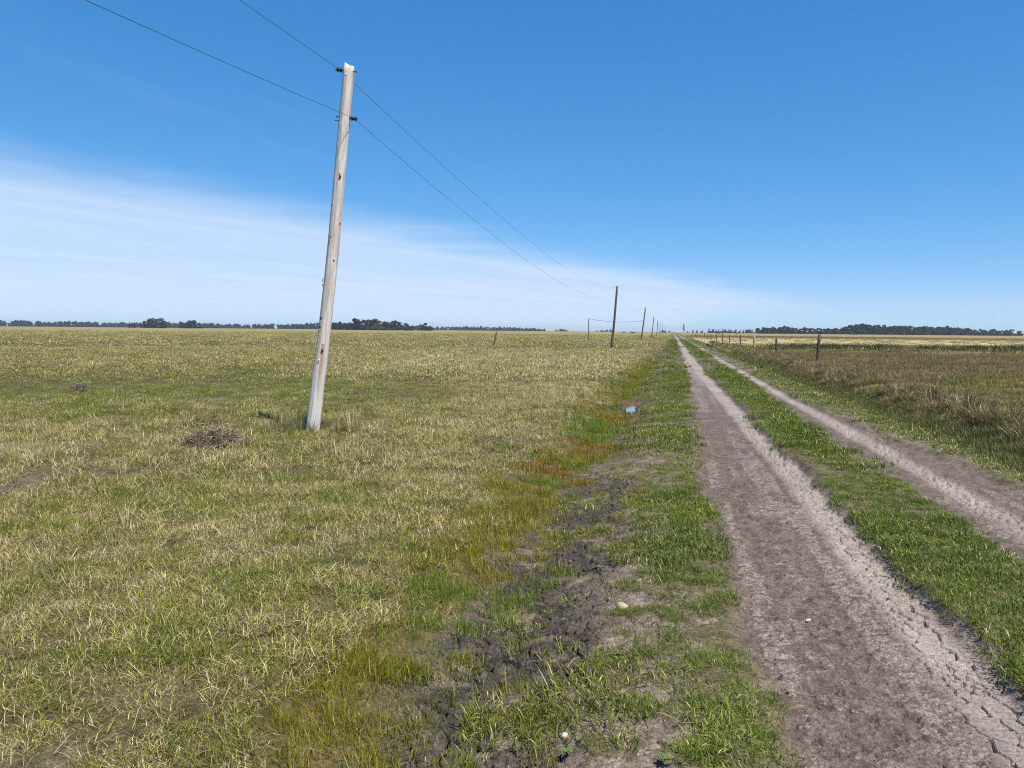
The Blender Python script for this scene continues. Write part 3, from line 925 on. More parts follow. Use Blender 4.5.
def utility_pole(base, axis, me, mat_, label, spin=0.0, kind='near'):
    e = thing('utility_pole', base, label, 'pole', 'poles of the wire line along the track')
    e.rotation_mode = 'QUATERNION'
    e.rotation_quaternion = axis.to_track_quat('Z', 'Y') @ Quaternion((0, 0, 1), spin)
    q = axis.normalized().rotation_difference(Vector((0, 0, 1))).inverted()
    e.rotation_quaternion = q
    obj('post', me, mat_, e)
    pts = []
    for sx, zf, off in ((-1, 0.985, 0.07), (1, 0.862, 0.085)):
        i = obj('insulator', INS, None, e)
        i.location = (sx * off, -0.03, POLE_L * zf)
        i.rotation_euler = (0, 0, 0 if sx > 0 else math.pi)
        p = obj('pin', PIN, None, i)
        pts.append((e, Vector((sx * (off + 0.058), -0.03 - 0.024, POLE_L * zf))))
    return e, [Matrix.Translation(base) @ e.rotation_quaternion.to_matrix().to_4x4() @ p for _, p in pts]


near_me = pole_mesh('post', POLE_L, 0.100, 0.078, 5)
near_me.materials.append(M_pole)
far_me = pole_mesh('post', POLE_L, 0.125, 0.085, 9, 10, 14)
far_me.materials.append(M_darkpole)
attach = []
pole, pts = utility_pole(BASE, TOP - BASE, near_me, None, 'large leaning bleached grey pole in the left field, nearest the camera')
attach.append(pts)
# knots, bolt and splinters of the near pole
kn = lathe('knot', [(0.002, -0.004), (0.014, -0.002), (0.013, 0.004), (0.004, 0.007)], 'Y', 8); kn.materials.append(M_knot)
ch = lathe('chip', [(0.003, -0.004), (0.012, 0.0), (0.010, 0.006), (0.003, 0.009)], 'Y', 6); ch.materials.append(M_chip)


def on_pole(pxx, pyy, me, nm, sc=(1, 1, 1)):
    f = (432 - pyy) / 366.0
    rad = 0.102 + (0.080 - 0.102) * f
    cx = 312 + 37.5 * f
    dx = max(-0.97, min(0.97, (pxx - cx) / FPX * BASE.y / rad))
    o = obj(nm, me, None, pole)
    ang = math.asin(dx)
    bow = 0.03 * math.sin(math.pi * (f * POLE_L + .5) / (POLE_L + .5))
    o.location = (bow + rad * 1.0 * math.sin(ang), -rad * 0.985 * math.cos(ang), f * POLE_L)
    o.rotation_euler = (0, 0, ang + math.pi)
    o.scale = sc


for q in ((340, 175, 1.2), (321, 278, 1.6), (319, 283, 1.0), (322.4, 348, 1.3), (330, 235, 0.7), (339, 220, .7), (320.5, 316, 1.3), (319.6, 325, 1.2), (331, 203, .7)):
    on_pole(q[0], q[1], kn, 'knot', (q[2], 1, q[2] * 1.4))
for q in ((333.5, 256, 1.2), (319, 358, 1.1), (332, 291, .8), (340, 171, 0.9), (315.4, 345, 1.0), (347, 76, 1.2)):
    on_pole(q[0], q[1], ch, 'chip', (q[2], 1, q[2] * 1.3))
nail = lathe('nail', [(0.006, -0.06), (0.006, 0.0), (0.011, 0.002), (0.011, 0.008)], 'X', 8); nail.materials.append(M_iron)
o = obj('nail', nail, None, pole); o.location = (-0.115, -0.02, POLE_L * 0.852); o.rotation_euler = (0, 0, math.pi)

specs = [(71.5, 612, 616.5, 'second pole of the wire line, dark brown and leaning right'),
         (125, 641, 645.3, 'third pole of the wire line, where the side wire meets it'),
         (200, 651.6, 653.7, 'fourth pole of the wire line, thin in the distance'),
         (268, 656.6, 657.6, 'fifth pole of the wire line, small on the horizon'),
         (340, 659.6, 660.0, 'sixth pole of the wire line, tiny on the horizon'),
         (405, 662.3, 662.7, 'seventh pole of the wire line, tiny on the horizon'),
         (470, 665.6, 665.8, 'last pole of the wire line, farthest from the camera')]
for s_, xb, xt, lab in specs:
    d = ray(xb, 334); du = d[0] * UX + d[1] * UY; dv = d[0] * UY - d[1] * UX
    bx, by = xy(s_, s_ * dv / du)
    b = Vector((bx, by, gz(bx, by)))
    lean = (xt - xb) / FPX * by + 0.03 * by * 0.0
    # verticals on this side of the picture already lean a little through the lens
    vx = Vector((lean + 0.012, 0.0, 5.75))
    b.z += 0.4 if s_ < 100 else 0.12
    attach.append(utility_pole(b, vx, far_me, None, lab)[1])
# the pole behind the camera that the wires come from
u2 = Vector((UX, UY, 0))
back = [p - u2 * 68 + Vector((0.0, 0, 0.1)) for p in attach[0]]


def tube(name, paths, r, seg=5):
    vs, fs = [], []
    for pts_ in paths:
        b0 = len(vs)
        n = len(pts_)
        for i, p in enumerate(pts_):
            d = (pts_[min(i + 1, n - 1)] - pts_[max(i - 1, 0)]).normalized()
            a = d.cross(Vector((0, 0, 1)))
            if a.length < 1e-4: a = d.cross(Vector((1, 0, 0)))
            a.normalize(); b_ = d.cross(a)
            rr_ = r[i] if isinstance(r, (list, tuple)) else r
            for k in range(seg):
                t_ = 2 * math.pi * k / seg
                vs.append(p + (a * math.cos(t_) + b_ * math.sin(t_)) * rr_)
        for i in range(n - 1):
            for k in range(seg):
                k2 = (k + 1) % seg
                fs.append((b0 + i * seg + k, b0 + i * seg + k2, b0 + (i + 1) * seg + k2, b0 + (i + 1) * seg + k))
    return mesh_from(name, vs, fs)


def span(p, q, sag, n=28):
    return [p.lerp(q, i / n) + Vector((0, 0, -4 * sag * (i / n) * (1 - i / n))) for i in range(n + 1)]


for k, lab, sags in ((0, 'thin upper wire strung from pole top to pole top', (0.75, 0.95)), (1, 'thin lower wire strung along the right side of the poles', (1.75, 1.2))):
    path = span(back[k], attach[0][k], sags[0], 40)
    for a, b in zip(attach[:-1], attach[1:]):
        path += span(a[k], b[k], sags[1] if a is attach[0] else 1.0)[1:]
    o = obj('power_wire', tube('power_wire', [path], 0.0030), M_wire)
    tag(o, lab, 'wire')

# side pole with its own wire
d = ray(588.6, 334); dep = 118.0
sb_ = Vector((d[0] / d[1] * dep, dep, 0)); sb_.z = gz(sb_.x, sb_.y)
e = thing('service_pole', sb_, 'slim upright pole left of the wire line, carrying a side wire', 'pole')
hgt = at_depth(588.6, 318.2, dep)[2] - sb_.z
sm = pole_mesh('post', hgt, 0.075, 0.06, 21, 8, 8, 0.0, 0.0); sm.materials.append(M_darkpole)
obj('post', sm, None, e)
i = obj('insulator', INS, None, e); i.location = (0.04, 0, hgt - 0.08)
d = ray(643.0, 321.5)
p3 = Vector(at_depth(642.9, 320.6, 122.6))
tag(obj('side_wire', tube('side_wire', [span(sb_ + Vector((0.08, 0, hgt - 0.08)), p3, 0.35, 16)], 0.02), M_wire), 'short sagging wire between the slim side pole and the third pole', 'wire')

# ------------------------------------------------------------------ fence on the right
e = None
fposts = [(818.6, 334.6, 7.5, .085, 0), (777.0, 337.2, 7.5, .075, 0), (754.4, 335.8, 7.55, .10, 1), (740.6, 335.2, 7.6, .075, 0), (729.6, 334.8, 7.65, .07, 0),
          (722.4, 333.2, 7.7, .075, 0), (716.5, 333.4, 7.75, .07, 0), (711.0, 333.6, 7.8, .07, 0), (707.2, 333.5, 7.8, .07, 0), (704.3, 333.0, 7.85, .08, 0),
          (700.5, 333.6, 7.9, .07, 0), (697.5, 333.2, 7.9, .07, 0), (695.0, 333.4, 8, .07, 0), (692.5, 333.4, 8, .07, 0)]
fence_pts = []
for k, (pxx, pyy, w_, rad, pale_) in enumerate(fposts):
    d = ray(pxx, 338)
    du = d[0] * UX + d[1] * UY; dv = d[0] * UY - d[1] * UX
    s_ = w_ * du / dv
    fx, fy = xy(s_, w_)
    b = Vector((fx, fy, gz(fx, fy)))
    hh = at_depth(pxx, pyy, fy)[2] - b.z
    if k == 0:
        e = thing('wire_fence', b, 'wire fence with weathered wooden posts running along the right of the track', 'fence')
        origin = b.copy()
    hh = min(max(hh, 1.0), 1.5)
    pmsh = pole_mesh('post', hh, rad * 1.05, rad * 0.9, 31 + k, 9, 7, 0.02, 0.05)
    pmsh.materials.append(M_postpale if pale_ else M_post)
    o = obj('post', pmsh, None, e); o.location = b - origin
    o.rotation_euler = (random.uniform(-.04, .04), random.uniform(-.05, .05), random.uniform(0, 6))
    if pale_: o['label'] = 'bleached pale post'
    fence_pts.append((b - origin, hh))
for fr in (0.25, 0.45, 0.64, 0.80, 0.94):
    path = []
    for (b, hh) in fence_pts:
        path.append(b + Vector((-0.07, 0, 1.15 * fr)))
    obj('strand', tube('strand', [path], 0.0022, 4), M_wire, e)

# ------------------------------------------------------------------ small things on the ground
p = gpt(493, 346)
k_ = p.y
e = thing('leaning_stake', p, 'short dark stake leaning in the left field behind the nearest pole', 'stake')
sm = pole_mesh('post', 1.4, 0.085, 0.06, 61, 8, 6, 0.02, 0.0); sm.materials.append(M_post)
o = obj('shaft', sm, None, e); o.rotation_euler = (0, math.radians(14), 0)

p = gpt(293.5, 433)
e = thing('broken_stub', p, 'small dark broken stub just left of the foot of the nearest pole', 'stub')
sm = pole_mesh('shaft', 0.15, 0.04, 0.03, 63, 8, 5, 0.01, 0.1); sm.materials.append(M_post)
o = obj('shaft', sm, None, e); o.rotation_euler = (0.1, 0.1, 0)


def twigs(name, seed, n, rx, ry, rz, l0, l1, r_):
    g = random.Random(seed)
    paths = []
    for _ in range(n):
        a = g.uniform(0, 6.283); q = math.sqrt(g.random())
        p0 = Vector((rx * q * math.cos(a), ry * q * math.sin(a), rz * (1 - q * q) * g.random() + 0.01))
        L = g.uniform(l0, l1); b = g.uniform(0, 6.283); el = g.gauss(0.12, 0.35)
        dv = Vector((math.cos(b) * math.cos(el), math.sin(b) * math.cos(el), math.sin(el)))
        k = dv.cross(Vector((g.gauss(0, 1), g.gauss(0, 1), g.gauss(0, 1)))) * 0.18
        pts_ = [p0, p0 + dv * L * .5 + k * L, p0 + dv * L]
        for v in pts_: v.z = max(v.z, 0.0)
        paths.append(pts_)
    return tube(name, paths, [r_, r_ * .8, r_ * .4], 4)


M_twig = simple('dry_brown_twigs', (0.13, 0.10, 0.072), 0.9, 0.5, 9)
M_twigp = simple('bleached_twigs', (0.36, 0.29, 0.20), 0.9, 0.4, 9)
for (pxx, pyy, rx, ry, rz, n, lab, nm) in ((214, 446, 0.40, 0.36, 0.22, 520, 'heap of dry brown twigs lying left of the nearest pole', 'brush_heap'),
                                          (205, 424, 0.34, 0.6, 0.05, 160, 'thin scatter of dry twigs just behind the brown brush heap', 'brush_heap'),
                                          (78, 393, 0.20, 0.2, 0.22, 160, 'small grey dead thistle clump far left in the pasture', 'dead_thistle')):
    p = gpt(pxx, pyy)
    e = thing(nm, p, lab, 'brush')
    o1 = obj('dark_twigs', twigs('dark_twigs', int(pxx), n, rx, ry, rz, 0.05, 0.22, 0.005), M_twig, e)
    o2 = obj('pale_twigs', twigs('pale_twigs', int(pxx) + 1, n // 3, rx, ry, rz * 1.1, 0.05, 0.20, 0.004), M_twigp, e)
    o1['kind'] = o2['kind'] = 'stuff'

M_tus = grass_material('tussock_single', STRAW, False, (0.20, 0.18, 0.08), 0.8)
for k, (pxx, pyy, sc, lab) in enumerate(((352, 432, 1.0, 'pale feathery tussock just right of the foot of the nearest pole'),
                                         (335, 458, 0.7, 'low straw tussock in front of the nearest pole'))):
    p = gpt(pxx, pyy)
    e = thing('grass_tussock', p, lab, 'tussock')
    o = obj('blades', clump('blades', M_tus, 960 + k, 150, 0.10, 0.14, 0.42, 0.003, 0.006, 0.1, 0.9, 0.9, 0.0), None, e)
    o.scale = (sc, sc, sc)


def pebble(name, seed, sx, sy, sz):
    bm = bmesh.new()
    bmesh.ops.create_icosphere(bm, subdivisions=2, radius=1.0)
    g = random.Random(seed)
    off = [g.uniform(0, 9) for _ in range(3)]
    for v in bm.verts:
        q = 1 + 0.5 * (float(vnoise(np.array(v.co.x * 1.6 + off[0]), np.array(v.co.y * 1.6 + v.co.z * 1.3 + off[1]), seed)) - 0.5)
        v.co = Vector((v.co.x * sx * q, v.co.y * sy * q, v.co.z * sz * q))
    me = bpy.data.meshes.new(name); bm.to_mesh(me); bm.free()
    me.polygons.foreach_set('use_smooth', [True] * len(me.polygons))
    return me


M_tan = simple('tan_stone', (0.40, 0.31, 0.19), 0.9, 0.25, 30, 0.5)
M_white = simple('pale_stone', (0.38, 0.35, 0.33), 0.85, 0.2, 40, 0.4)
M_frag = simple('white_and_rust_fragment', (0.72, 0.70, 0.66), 0.6, 0.1, 22, 0.3, c2=(0.35, 0.10, 0.05))
M_red = simple('red_scrap', (0.55, 0.10, 0.04), 0.6, 0.2, 40)
for k, (nm, pxx, pyy, dims, m_, lab, cat) in enumerate((
        ('stone', 622, 607, (0.036, 0.042, 0.030), M_tan, 'flat tan stone on the green verge left of the track', 'stone'),
        ('litter_fragment', 565, 733, (0.016, 0.022, 0.014), M_frag, 'white and rust red fragment lying on bare soil near the bottom edge', 'litter'),
        ('stone', 638, 753, (0.006, 0.006, 0.006), M_white, 'tiny white pebble in the verge grass at the bottom', 'stone'),
        ('stone', 808, 622, (0.020, 0.012, 0.004), M_white, 'pale whitish stone pressed into the left rut', 'stone'),
        ('stone', 875, 603, (0.022, 0.016, 0.008), M_tan, 'small tan stone at the edge of the pale cracked strip', 'stone'),
        ('clod', 558, 718, (0.03, 0.03, 0.016), M_iron, 'small dark clod beside the muddy ditch', 'clod'),
        ('plastic_scrap', 136, 381, (0.025, 0.025, 0.02), M_red, 'tiny orange red scrap in the green part of the left field', 'litter'))):
    p = gpt(pxx, pyy)
    hf = height(np.array([p.x]), np.array([p.y]), True)[0][0]
    o = obj(nm, pebble(nm, 70 + k, *dims), m_)
    o.location = (p.x, p.y, float(hf) + dims[2] * 0.55)
    o.rotation_euler = (0, 0.1, k * 1.3)
    tag(o, lab, cat)

# broad-leaved weeds on the verge
M_leaf = simple('blue_green_leaf', (0.085, 0.125, 0.035), 0.7, 0.3, 30)


def leaf_mesh(seed):
    g = random.Random(seed)
    vs, fs = [], []
    n = 7
    for i in range(n):
        f = i / (n - 1)
        wd = 0.22 * math.sin(math.pi * (0.08 + 0.9 * f)) * (0.75 + 0.35 * (i % 2))
        zc = 0.32 * f - 0.42 * f * f
        for sx in (-1, 0, 1):
            vs.append((f, sx * wd, zc + 0.06 * abs(sx)))
    for i in range(n - 1):
        for k in (0, 1):
            fs.append((i * 3 + k, (i + 1) * 3 + k, (i + 1) * 3 + k + 1, i * 3 + k + 1))
    me = mesh_from('leaf', vs, fs); me.materials.append(M_leaf)
    return me


LEAF = leaf_mesh(1)
for k, (pxx, pyy, sz, n, lab) in enumerate(((566, 755, .055, 12, 'blue green weed rosette beside the white and red fragment'),
                                            (665, 763, .06, 12, 'blue green weed rosette at the very bottom edge of the verge'),
                                            (618, 657, .055, 11, 'broad-leaved weed rosette below the flat tan stone'),
                                            (564, 621, .05, 9, 'small weed rosette at the edge of the cracked mud'),
                                            (625, 549, .06, 8, 'dark green flat-leaved weed on the verge above the tan stone'),
                                            (599, 569, .07, 10, 'pale green weed rosette beside the muddy ditch'),
                                            (96, 658, .05, 11, 'low green weed in the straw at lower left'),
                                            (640, 512, .07, 10, 'green weed rosette on the verge halfway up the ditch'))):
    p = gpt(pxx, pyy)
    e = thing('weed_rosette', p, lab, 'weed', 'broad-leaved weeds on the verge')
    g = random.Random(k + 5)
    for q in range(n):
        l = obj('leaf', LEAF, None, e)
        sc = 0.55 * sz * g.uniform(.6, 1.25)
        l.location = (0, 0, 0.012); l.scale = (sc, sc, sc)
        l.rotation_euler = (g.uniform(-.3, .3), g.uniform(-.65, -.05), q / n * 6.283 + g.uniform(-.3, .3))

# ------------------------------------------------------------------ trees
M_trunk = simple('bark', (0.10, 0.08, 0.065), 0.9, 0.3, 2)


def foliage(name, c1, c2):
    m, t, out = material(name)
    co = t.n('ShaderNodeNewGeometry').outputs['Position']
    f = t.noise(co, 0.35, 4, 0.6)
    c = t.mix(t.ramp(f, 0.35, 0.65), c1, c2)
    b = t.n('ShaderNodeBsdfPrincipled', {}, {'Base Color': c, 'Roughness': 0.6, 'Specular IOR Level': 0.25})
    tr = t.n('ShaderNodeBsdfTranslucent', {}, {'Color': c})
    t.set(out.inputs[0], t.n('ShaderNodeMixShader', {}, {0: 0.2, 1: b.outputs[0], 2: tr.outputs[0]}).outputs[0])
    return m


M_dark = foliage('dark_foliage', (0.012, 0.016, 0.013), (0.026, 0.031, 0.022))
M_green = foliage('green_foliage', (0.036, 0.048, 0.014), (0.066, 0.080, 0.026))
M_greyf = foliage('grey_green_foliage', (0.048, 0.048, 0.036), (0.09, 0.085, 0.06))


def tree_geo(seed, H_, Wd, n=330, leaf=0.75, shape='dome', trunk=0.16):
    g = np.random.default_rng(seed)
    if shape == 'column':
        nb = 9; bc = np.stack([g.normal(0, Wd * .12, nb), g.normal(0, Wd * .12, nb), np.linspace(H_ * .3, H_ * .92, nb)], 1); br = np.full(nb, Wd * .33)
    else:
        nb = 11
        a = g.random(nb) * 6.28; q = np.sqrt(g.random(nb)) * Wd * 0.34
        zz_ = H_ * (trunk + 0.12 + (0.78 - trunk - 0.04) * g.random(nb) * (1 - 0.5 * (q / (Wd * .5)) ** 2))
        if trunk < 0.05:
            zz_[:4] = H_ * 0.13; q[:4] = Wd * np.array([0.1, 0.28, 0.28, 0.28]); a[:4] = g.random(4) * 0.8 + np.array([0, 0, 2.1, 4.2])
        bc = np.stack([q * np.cos(a), q * np.sin(a), zz_], 1); br = Wd * (0.15 + 0.10 * g.random(nb))
    k = g.integers(0, nb, n)
    dv = g.normal(0, 1, (n, 3)); dv /= np.linalg.norm(dv, axis=1)[:, None]
    c = bc[k] + dv * (br[k] * (0.55 + 0.5 * g.random(n)))[:, None] * np.array([1, 1, 0.8])
    c[:, 2] = np.clip(c[:, 2], H_ * trunk * .5, H_)
    nr = dv + g.normal(0, 0.5, (n, 3)); nr /= np.linalg.norm(nr, axis=1)[:, None]
    t1 = np.cross(nr, g.normal(0, 1, (n, 3))); t1 /= np.linalg.norm(t1, axis=1)[:, None]
    t2 = np.cross(nr, t1)
    s1 = (leaf * (0.5 + 0.8 * g.random(n)))[:, None]
    V = np.stack([c - t1 * s1, c + t2 * s1 * .7, c + t1 * s1, c - t2 * s1 * .7], 1)
    return V, bc


def trunk_geo(bc, H_, Wd, r_):
    paths = [[Vector((0, 0, -0.3)), Vector((0.02 * H_, 0, H_ * .25)), Vector((0, 0.02 * H_, H_ * .7))]]
    for b in bc[:5]:
        paths.append([Vector((0.02 * H_, 0, H_ * .22)), Vector((b[0] * .5, b[1] * .5, H_ * .22 + (b[2] - H_ * .22) * .6)), Vector(b)])
    return tube('trunk', paths, [r_, r_ * .7, r_ * .3], 6)


def crown_mesh(V):
    n = len(V)
    return mesh_from('crown', V.reshape(-1, 3), [(i, i + 1, i + 2, i + 3) for i in range(0, n * 4, 4)], False)


def tree_kind(seed, shape, m, asp=0.95, trunk=0.14, n=560):
    V, bc = tree_geo(seed, 10.0, 10.0 * asp, n, 0.95 if shape == 'dome' else 0.6, shape, trunk)
    cm = crown_mesh(V); cm.materials.append(m)
    tm = trunk_geo(bc, 10.0, 10 * asp, 0.3); tm.materials.append(M_trunk)
    return cm, tm


K_dark = [tree_kind(1000 + k, 'dome', M_dark, 0.8 + 0.12 * k, 0.02) for k in range(5)]
K_green = [tree_kind(1100 + k, 'dome', M_green, 0.9 + 0.1 * k, 0.02) for k in range(3)]
K_grey = [tree_kind(1200 + k, 'dome', M_greyf, 0.9 + 0.1 * k, 0.03) for k in range(2)]
K_col = [tree_kind(1300, 'column', M_dark, 0.26, 0.1, 420)]


def tree(kind, pxx, top, base, depth, label, group, name='tree', wide=1.0):
    d = ray(pxx, base)
    x, y = d[0] / d[1] * depth, depth
    z = gz(x, y)
    hh = (at_depth(pxx, top, depth)[2] - z) * 1.04
    e = thing(name, (x, y, z), label, 'tree', group)
    sc = hh / 10.0
    e.scale = (sc * wide, sc * wide, sc)
    e.rotation_euler = (0, 0, random.uniform(0, 6.28))
    obj('crown', kind[0], None, e)
    obj('trunk', kind[1], None, e)
    return e


def hz(x):
    return 330.4 + (x - 512) * math.tan(ROLL)


# right-hand wood beyond the pale stubble
rnd = random.Random(3)
prof = [(760, 327.0), (764, 326.3), (772, 326.0), (780, 325.6), (786, 325.0), (790, 327), (800, 326.6), (812, 327), (822, 327.2), (834, 327.5), (841, 327), (844, 325.3), (852, 323.6), (860, 323.0),
        (870, 323.2), (876, 324.2), (878, 325.0), (890, 324.6), (898, 324.5), (905, 325.2), (915, 325.2), (922, 325.0), (932, 326.2), (945, 325.8), (960, 326.4), (967, 328.0)]
pxs, pys = [p[0] for p in prof], [p[1] for p in prof]
xx = 760.0
while xx < 967:
    for row in (0, 1):
        xr = xx + rnd.uniform(-1.5, 1.5) + row * 1.6
        tp = float(np.interp(xr, pxs, pys)) + rnd.uniform(0, 1.1) + row * 0.5
        big = 842 < xr < 877
        kd = K_grey[rnd.randrange(2)] if rnd.random() < 0.10 else K_dark[rnd.randrange(5)]
        lab = ('tall dark tree in the highest dense part of the right-hand wood' if big else
               'dark tree in the low wood left of the tallest trees, on the right horizon' if xr < 842 else
               'dark tree in the long wood right of its tallest part')
        tree(kd, xr, tp, hz(xr), 1150 + row * 45 + rnd.uniform(-8, 8), lab, 'trees of the right-hand wood' + (', highest part' if big else ', left part' if xr < 842 else ', right part'), wide=0.95)
    xx += 3.9
ORD = 'first second third fourth fifth sixth seventh eighth ninth tenth eleventh twelfth thirteenth fourteenth fifteenth sixteenth seventeenth eighteenth nineteenth twentieth'.split()
for k, (xr, tp) in enumerate(((970, 328.4), (973.5, 328.8), (977, 329), (981, 328.6), (985, 329.4), (989, 328.8), (992.5, 328.6), (996, 328.6), (999, 330.2), (1003, 330), (1007, 329.2), (1011, 328.6), (1017, 330.8), (1021, 331))):
    tree(K_dark[rnd.randrange(5)], xr, tp, hz(xr), 1150, '%s tree from the left in the gappy row at the right edge' % ORD[k], 'gappy tree row at the right edge')
for k, (xr, tp) in enumerate(((687.5, 330.8), (693, 330.1), (697, 330.0), (702, 330.3), (709.5, 329.0), (711.8, 329.0), (716, 330.0), (718.5, 329.6), (722, 329.2), (726, 329.2), (728.5, 329.4), (731, 329.6), (734.5, 329.4), (739.5, 330), (743, 330), (747, 329.3), (749.8, 329.0), (752.3, 329.8), (756, 330.4))):
    tree(K_dark[rnd.randrange(5)], xr, tp, hz(xr), 1500, '%s small dark tree from the left in the broken row above the fence' % ORD[k], 'broken far row above the fence', wide=1.0)
tree(K_col[0], 683.7, 324.3, hz(684), 1200, 'slender dark column-shaped tree where the track meets the horizon', None, wide=0.6)

# left groves
tree_spec = [
    (144, 321, 1250, K_dark[1], 'low dark tree at the left foot of the dome-shaped grove'),
    (149, 318.6, 1250, K_dark[2], 'left tree of the dome-shaped grove on the left horizon'),
    (154, 317.4, 1250, K_grey[0], 'tallest grey green tree of the dome-shaped grove'),
    (159, 318.0, 1250, K_grey[1], 'right middle tree of the dome-shaped grove'),
    (163.5, 319.6, 1250, K_dark[0], 'right end tree of the dome-shaped grove'),
    (132, 322, 1300, K_dark[3], 'small dark tree standing left of the dome-shaped grove'),
    (184, 321, 1300, K_dark[3], 'left tree of the low uneven grove right of the dome'),
    (189, 319.6, 1300, K_dark[4], 'highest tree of the low uneven grove right of the dome'),
    (195, 321, 1300, K_dark[1], 'middle tree of the low uneven grove right of the dome'),
    (201, 322, 1300, K_green[0], 'right tree of the low uneven grove right of the dome'),
    (334, 321.5, 1150, K_dark[0], 'small tree peeping out right behind the nearest pole'),
    (340, 321.2, 1150, K_dark[2], 'second tree right of the nearest pole on the horizon'),
    (345, 321.8, 1150, K_dark[3], 'low tree left of the big dark tree of the farm grove'),
    (350, 321.6, 1150, K_dark[3], 'low bluish tree against the big dark tree of the farm grove'),
    (355, 318.6, 1100, K_dark[1], 'big dark tree at the left of the farm grove'),
    (361, 318.2, 1100, K_dark[4], 'second big dark tree of the farm grove'),
    (367.5, 318.4, 1050, K_green[0], 'tall green tree in the middle of the farm grove'),
    (373, 317.6, 1050, K_green[1], 'highest green tree of the farm grove'),
    (379, 318.2, 1050, K_green[2], 'broad green tree right of the highest in the farm grove'),
    (384.5, 320.2, 1050, K_green[0], 'lower green tree sloping off the farm grove'),
    (388.5, 321.2, 1050, K_grey[0], 'grey green bushy tree at the right of the farm grove'),
    (393, 319.6, 1100, K_dark[0], 'dark tree standing right of the green farm trees'),
    (397.5, 320.0, 1100, K_dark[2], 'dark rounded tree near the right of the farm grove'),
    (407.2, 322.6, 1050, K_green[2], 'isolated green tree right of the farm grove'),
    (411.5, 325.0, 1050, K_green[1], 'low bush-like tree beside the isolated green tree'),
    (421, 323.4, 1100, K_green[0], 'green tree of the small pair further right of the farm grove'),
    (424.8, 323.0, 1100, K_dark[1], 'darker tree of the small pair further right of the farm grove'),
    (430, 325.2, 1100, K_dark[3], 'low dark tree beside the thin mast on the left horizon'),
    (377, 323.0, 1000, K_grey[1], 'pale bushy tree in front of the farm grove'),
]
for xr, tp, dep, kd, lab in tree_spec:
    tree(kd, xr, tp, hz(xr), dep, lab, None, wide=1.15)


# far belts that read as one mass
def belt(name, x0, x1, top, depth, seed, label, m, step=1.5):
    g = random.Random(seed)
    parts = []
    x_ = x0
    k = 0
    while x_ < x1:
        d = ray(x_, hz(x_)); wx, wy = d[0] / d[1] * depth, depth * (1 + g.uniform(-.02, .02))
        hh = (hz(x_) - top(x_)) / FPX * depth + CAM_H + g.uniform(-.9, .7) / FPX * depth
        hh = max(hh, 2.0)
        V, _ = tree_geo(seed * 50 + k, hh, max(3.6 / FPX * depth, hh * 0.9), 120, 1.8 * hh / 10, 'dome', 0.02)
        parts.append(V + np.array([wx, wy, 0]))
        x_ += step * g.uniform(.5, 1.2); k += 1
    o = obj(name, crown_mesh(np.concatenate(parts)), m)
    tag(o, label, 'woodland', kind='stuff')


def prof_fn(pts_):
    return lambda x_: float(np.interp(x_, [p[0] for p in pts_], [p[1] for p in pts_]))


belt('distant_woodland', -30, 128, prof_fn([(-30, 320), (0, 320.4), (5, 321.5), (14, 321), (24, 320.2), (36, 320.6), (50, 321.8), (62, 321.4), (90, 321.5), (95, 322.6), (110, 322.4), (128, 322.2)]), 2100, 1, 'long dark woodland belt at the far left horizon', M_dark)
belt('distant_woodland', 128, 330, prof_fn([(128, 322.3), (165, 322), (180, 322.2), (205, 322.8), (225, 323.4), (250, 324.4), (275, 323.6), (300, 323.8), (312, 322.6), (330, 322.2)]), 2100, 2, 'low dark woodland belt behind the dome-shaped grove', M_dark)
belt('distant_woodland', 330, 432, prof_fn([(330, 323), (350, 323), (400, 324.5), (415, 325.5), (432, 326)]), 2000, 3, 'dim woodland behind the farm grove', M_dark)
belt('distant_woodland', 434, 545, prof_fn([(434, 326.6), (450, 326.4), (475, 326.2), (482, 326.6), (500, 327.2), (520, 327.4), (545, 328.6)]), 2400, 4, 'thin woodland strip right of the farm grove', M_dark)
belt('distant_woodland', 556, 566, prof_fn([(556, 330.0), (562, 328.6), (566, 330)]), 2400, 5, 'tiny clump of trees left of the side pole', M_dark)
belt('distant_woodland', 598, 613, prof_fn([(598, 330.6), (604, 330), (610, 329.6), (613, 330)]), 2400, 6, 'tiny clump of trees just left of the second pole', M_dark)
belt('distant_woodland', 658, 667, prof_fn([(658, 331.2), (662, 330.4), (667, 331.2)]), 1800, 7, 'tiny dark thicket behind the last poles', M_dark)

# thin masts
M_mast = simple('grey_steel', (0.35, 0.36, 0.38), 0.5, 0.1, 2, metallic=0.4)
for pxx, tp, lab in ((432.3, 321.0, 'thin pale lattice mast right of the farm grove'), (557.8, 323.0, 'thin pale lattice mast left of the side pole')):
    dep = 2600
    d = ray(pxx, hz(pxx)); x, y = d[0] / d[1] * dep, dep
    H_ = at_depth(pxx, tp, dep)[2]
    e = thing('lattice_mast', (x, y, gz(x, y)), lab, 'mast')
    legs, braces = [], []
    for k in range(3):
        a = k * 2.094
        lg = [Vector((1.1 * math.cos(a) * (1 - .8 * f), 1.1 * math.sin(a) * (1 - .8 * f), H_ * f)) for f in np.linspace(0, 1, 13)]
        obj('leg', tube('leg', [lg], 0.14, 4), M_mast, e)
        legs.append(lg)
    for k in range(3):
        for i in range(12):
            braces.append([legs[k][i], legs[(k + 1) % 3][i + 1]])
    obj('bracing', tube('bracing', braces, 0.07, 3), M_mast, e)

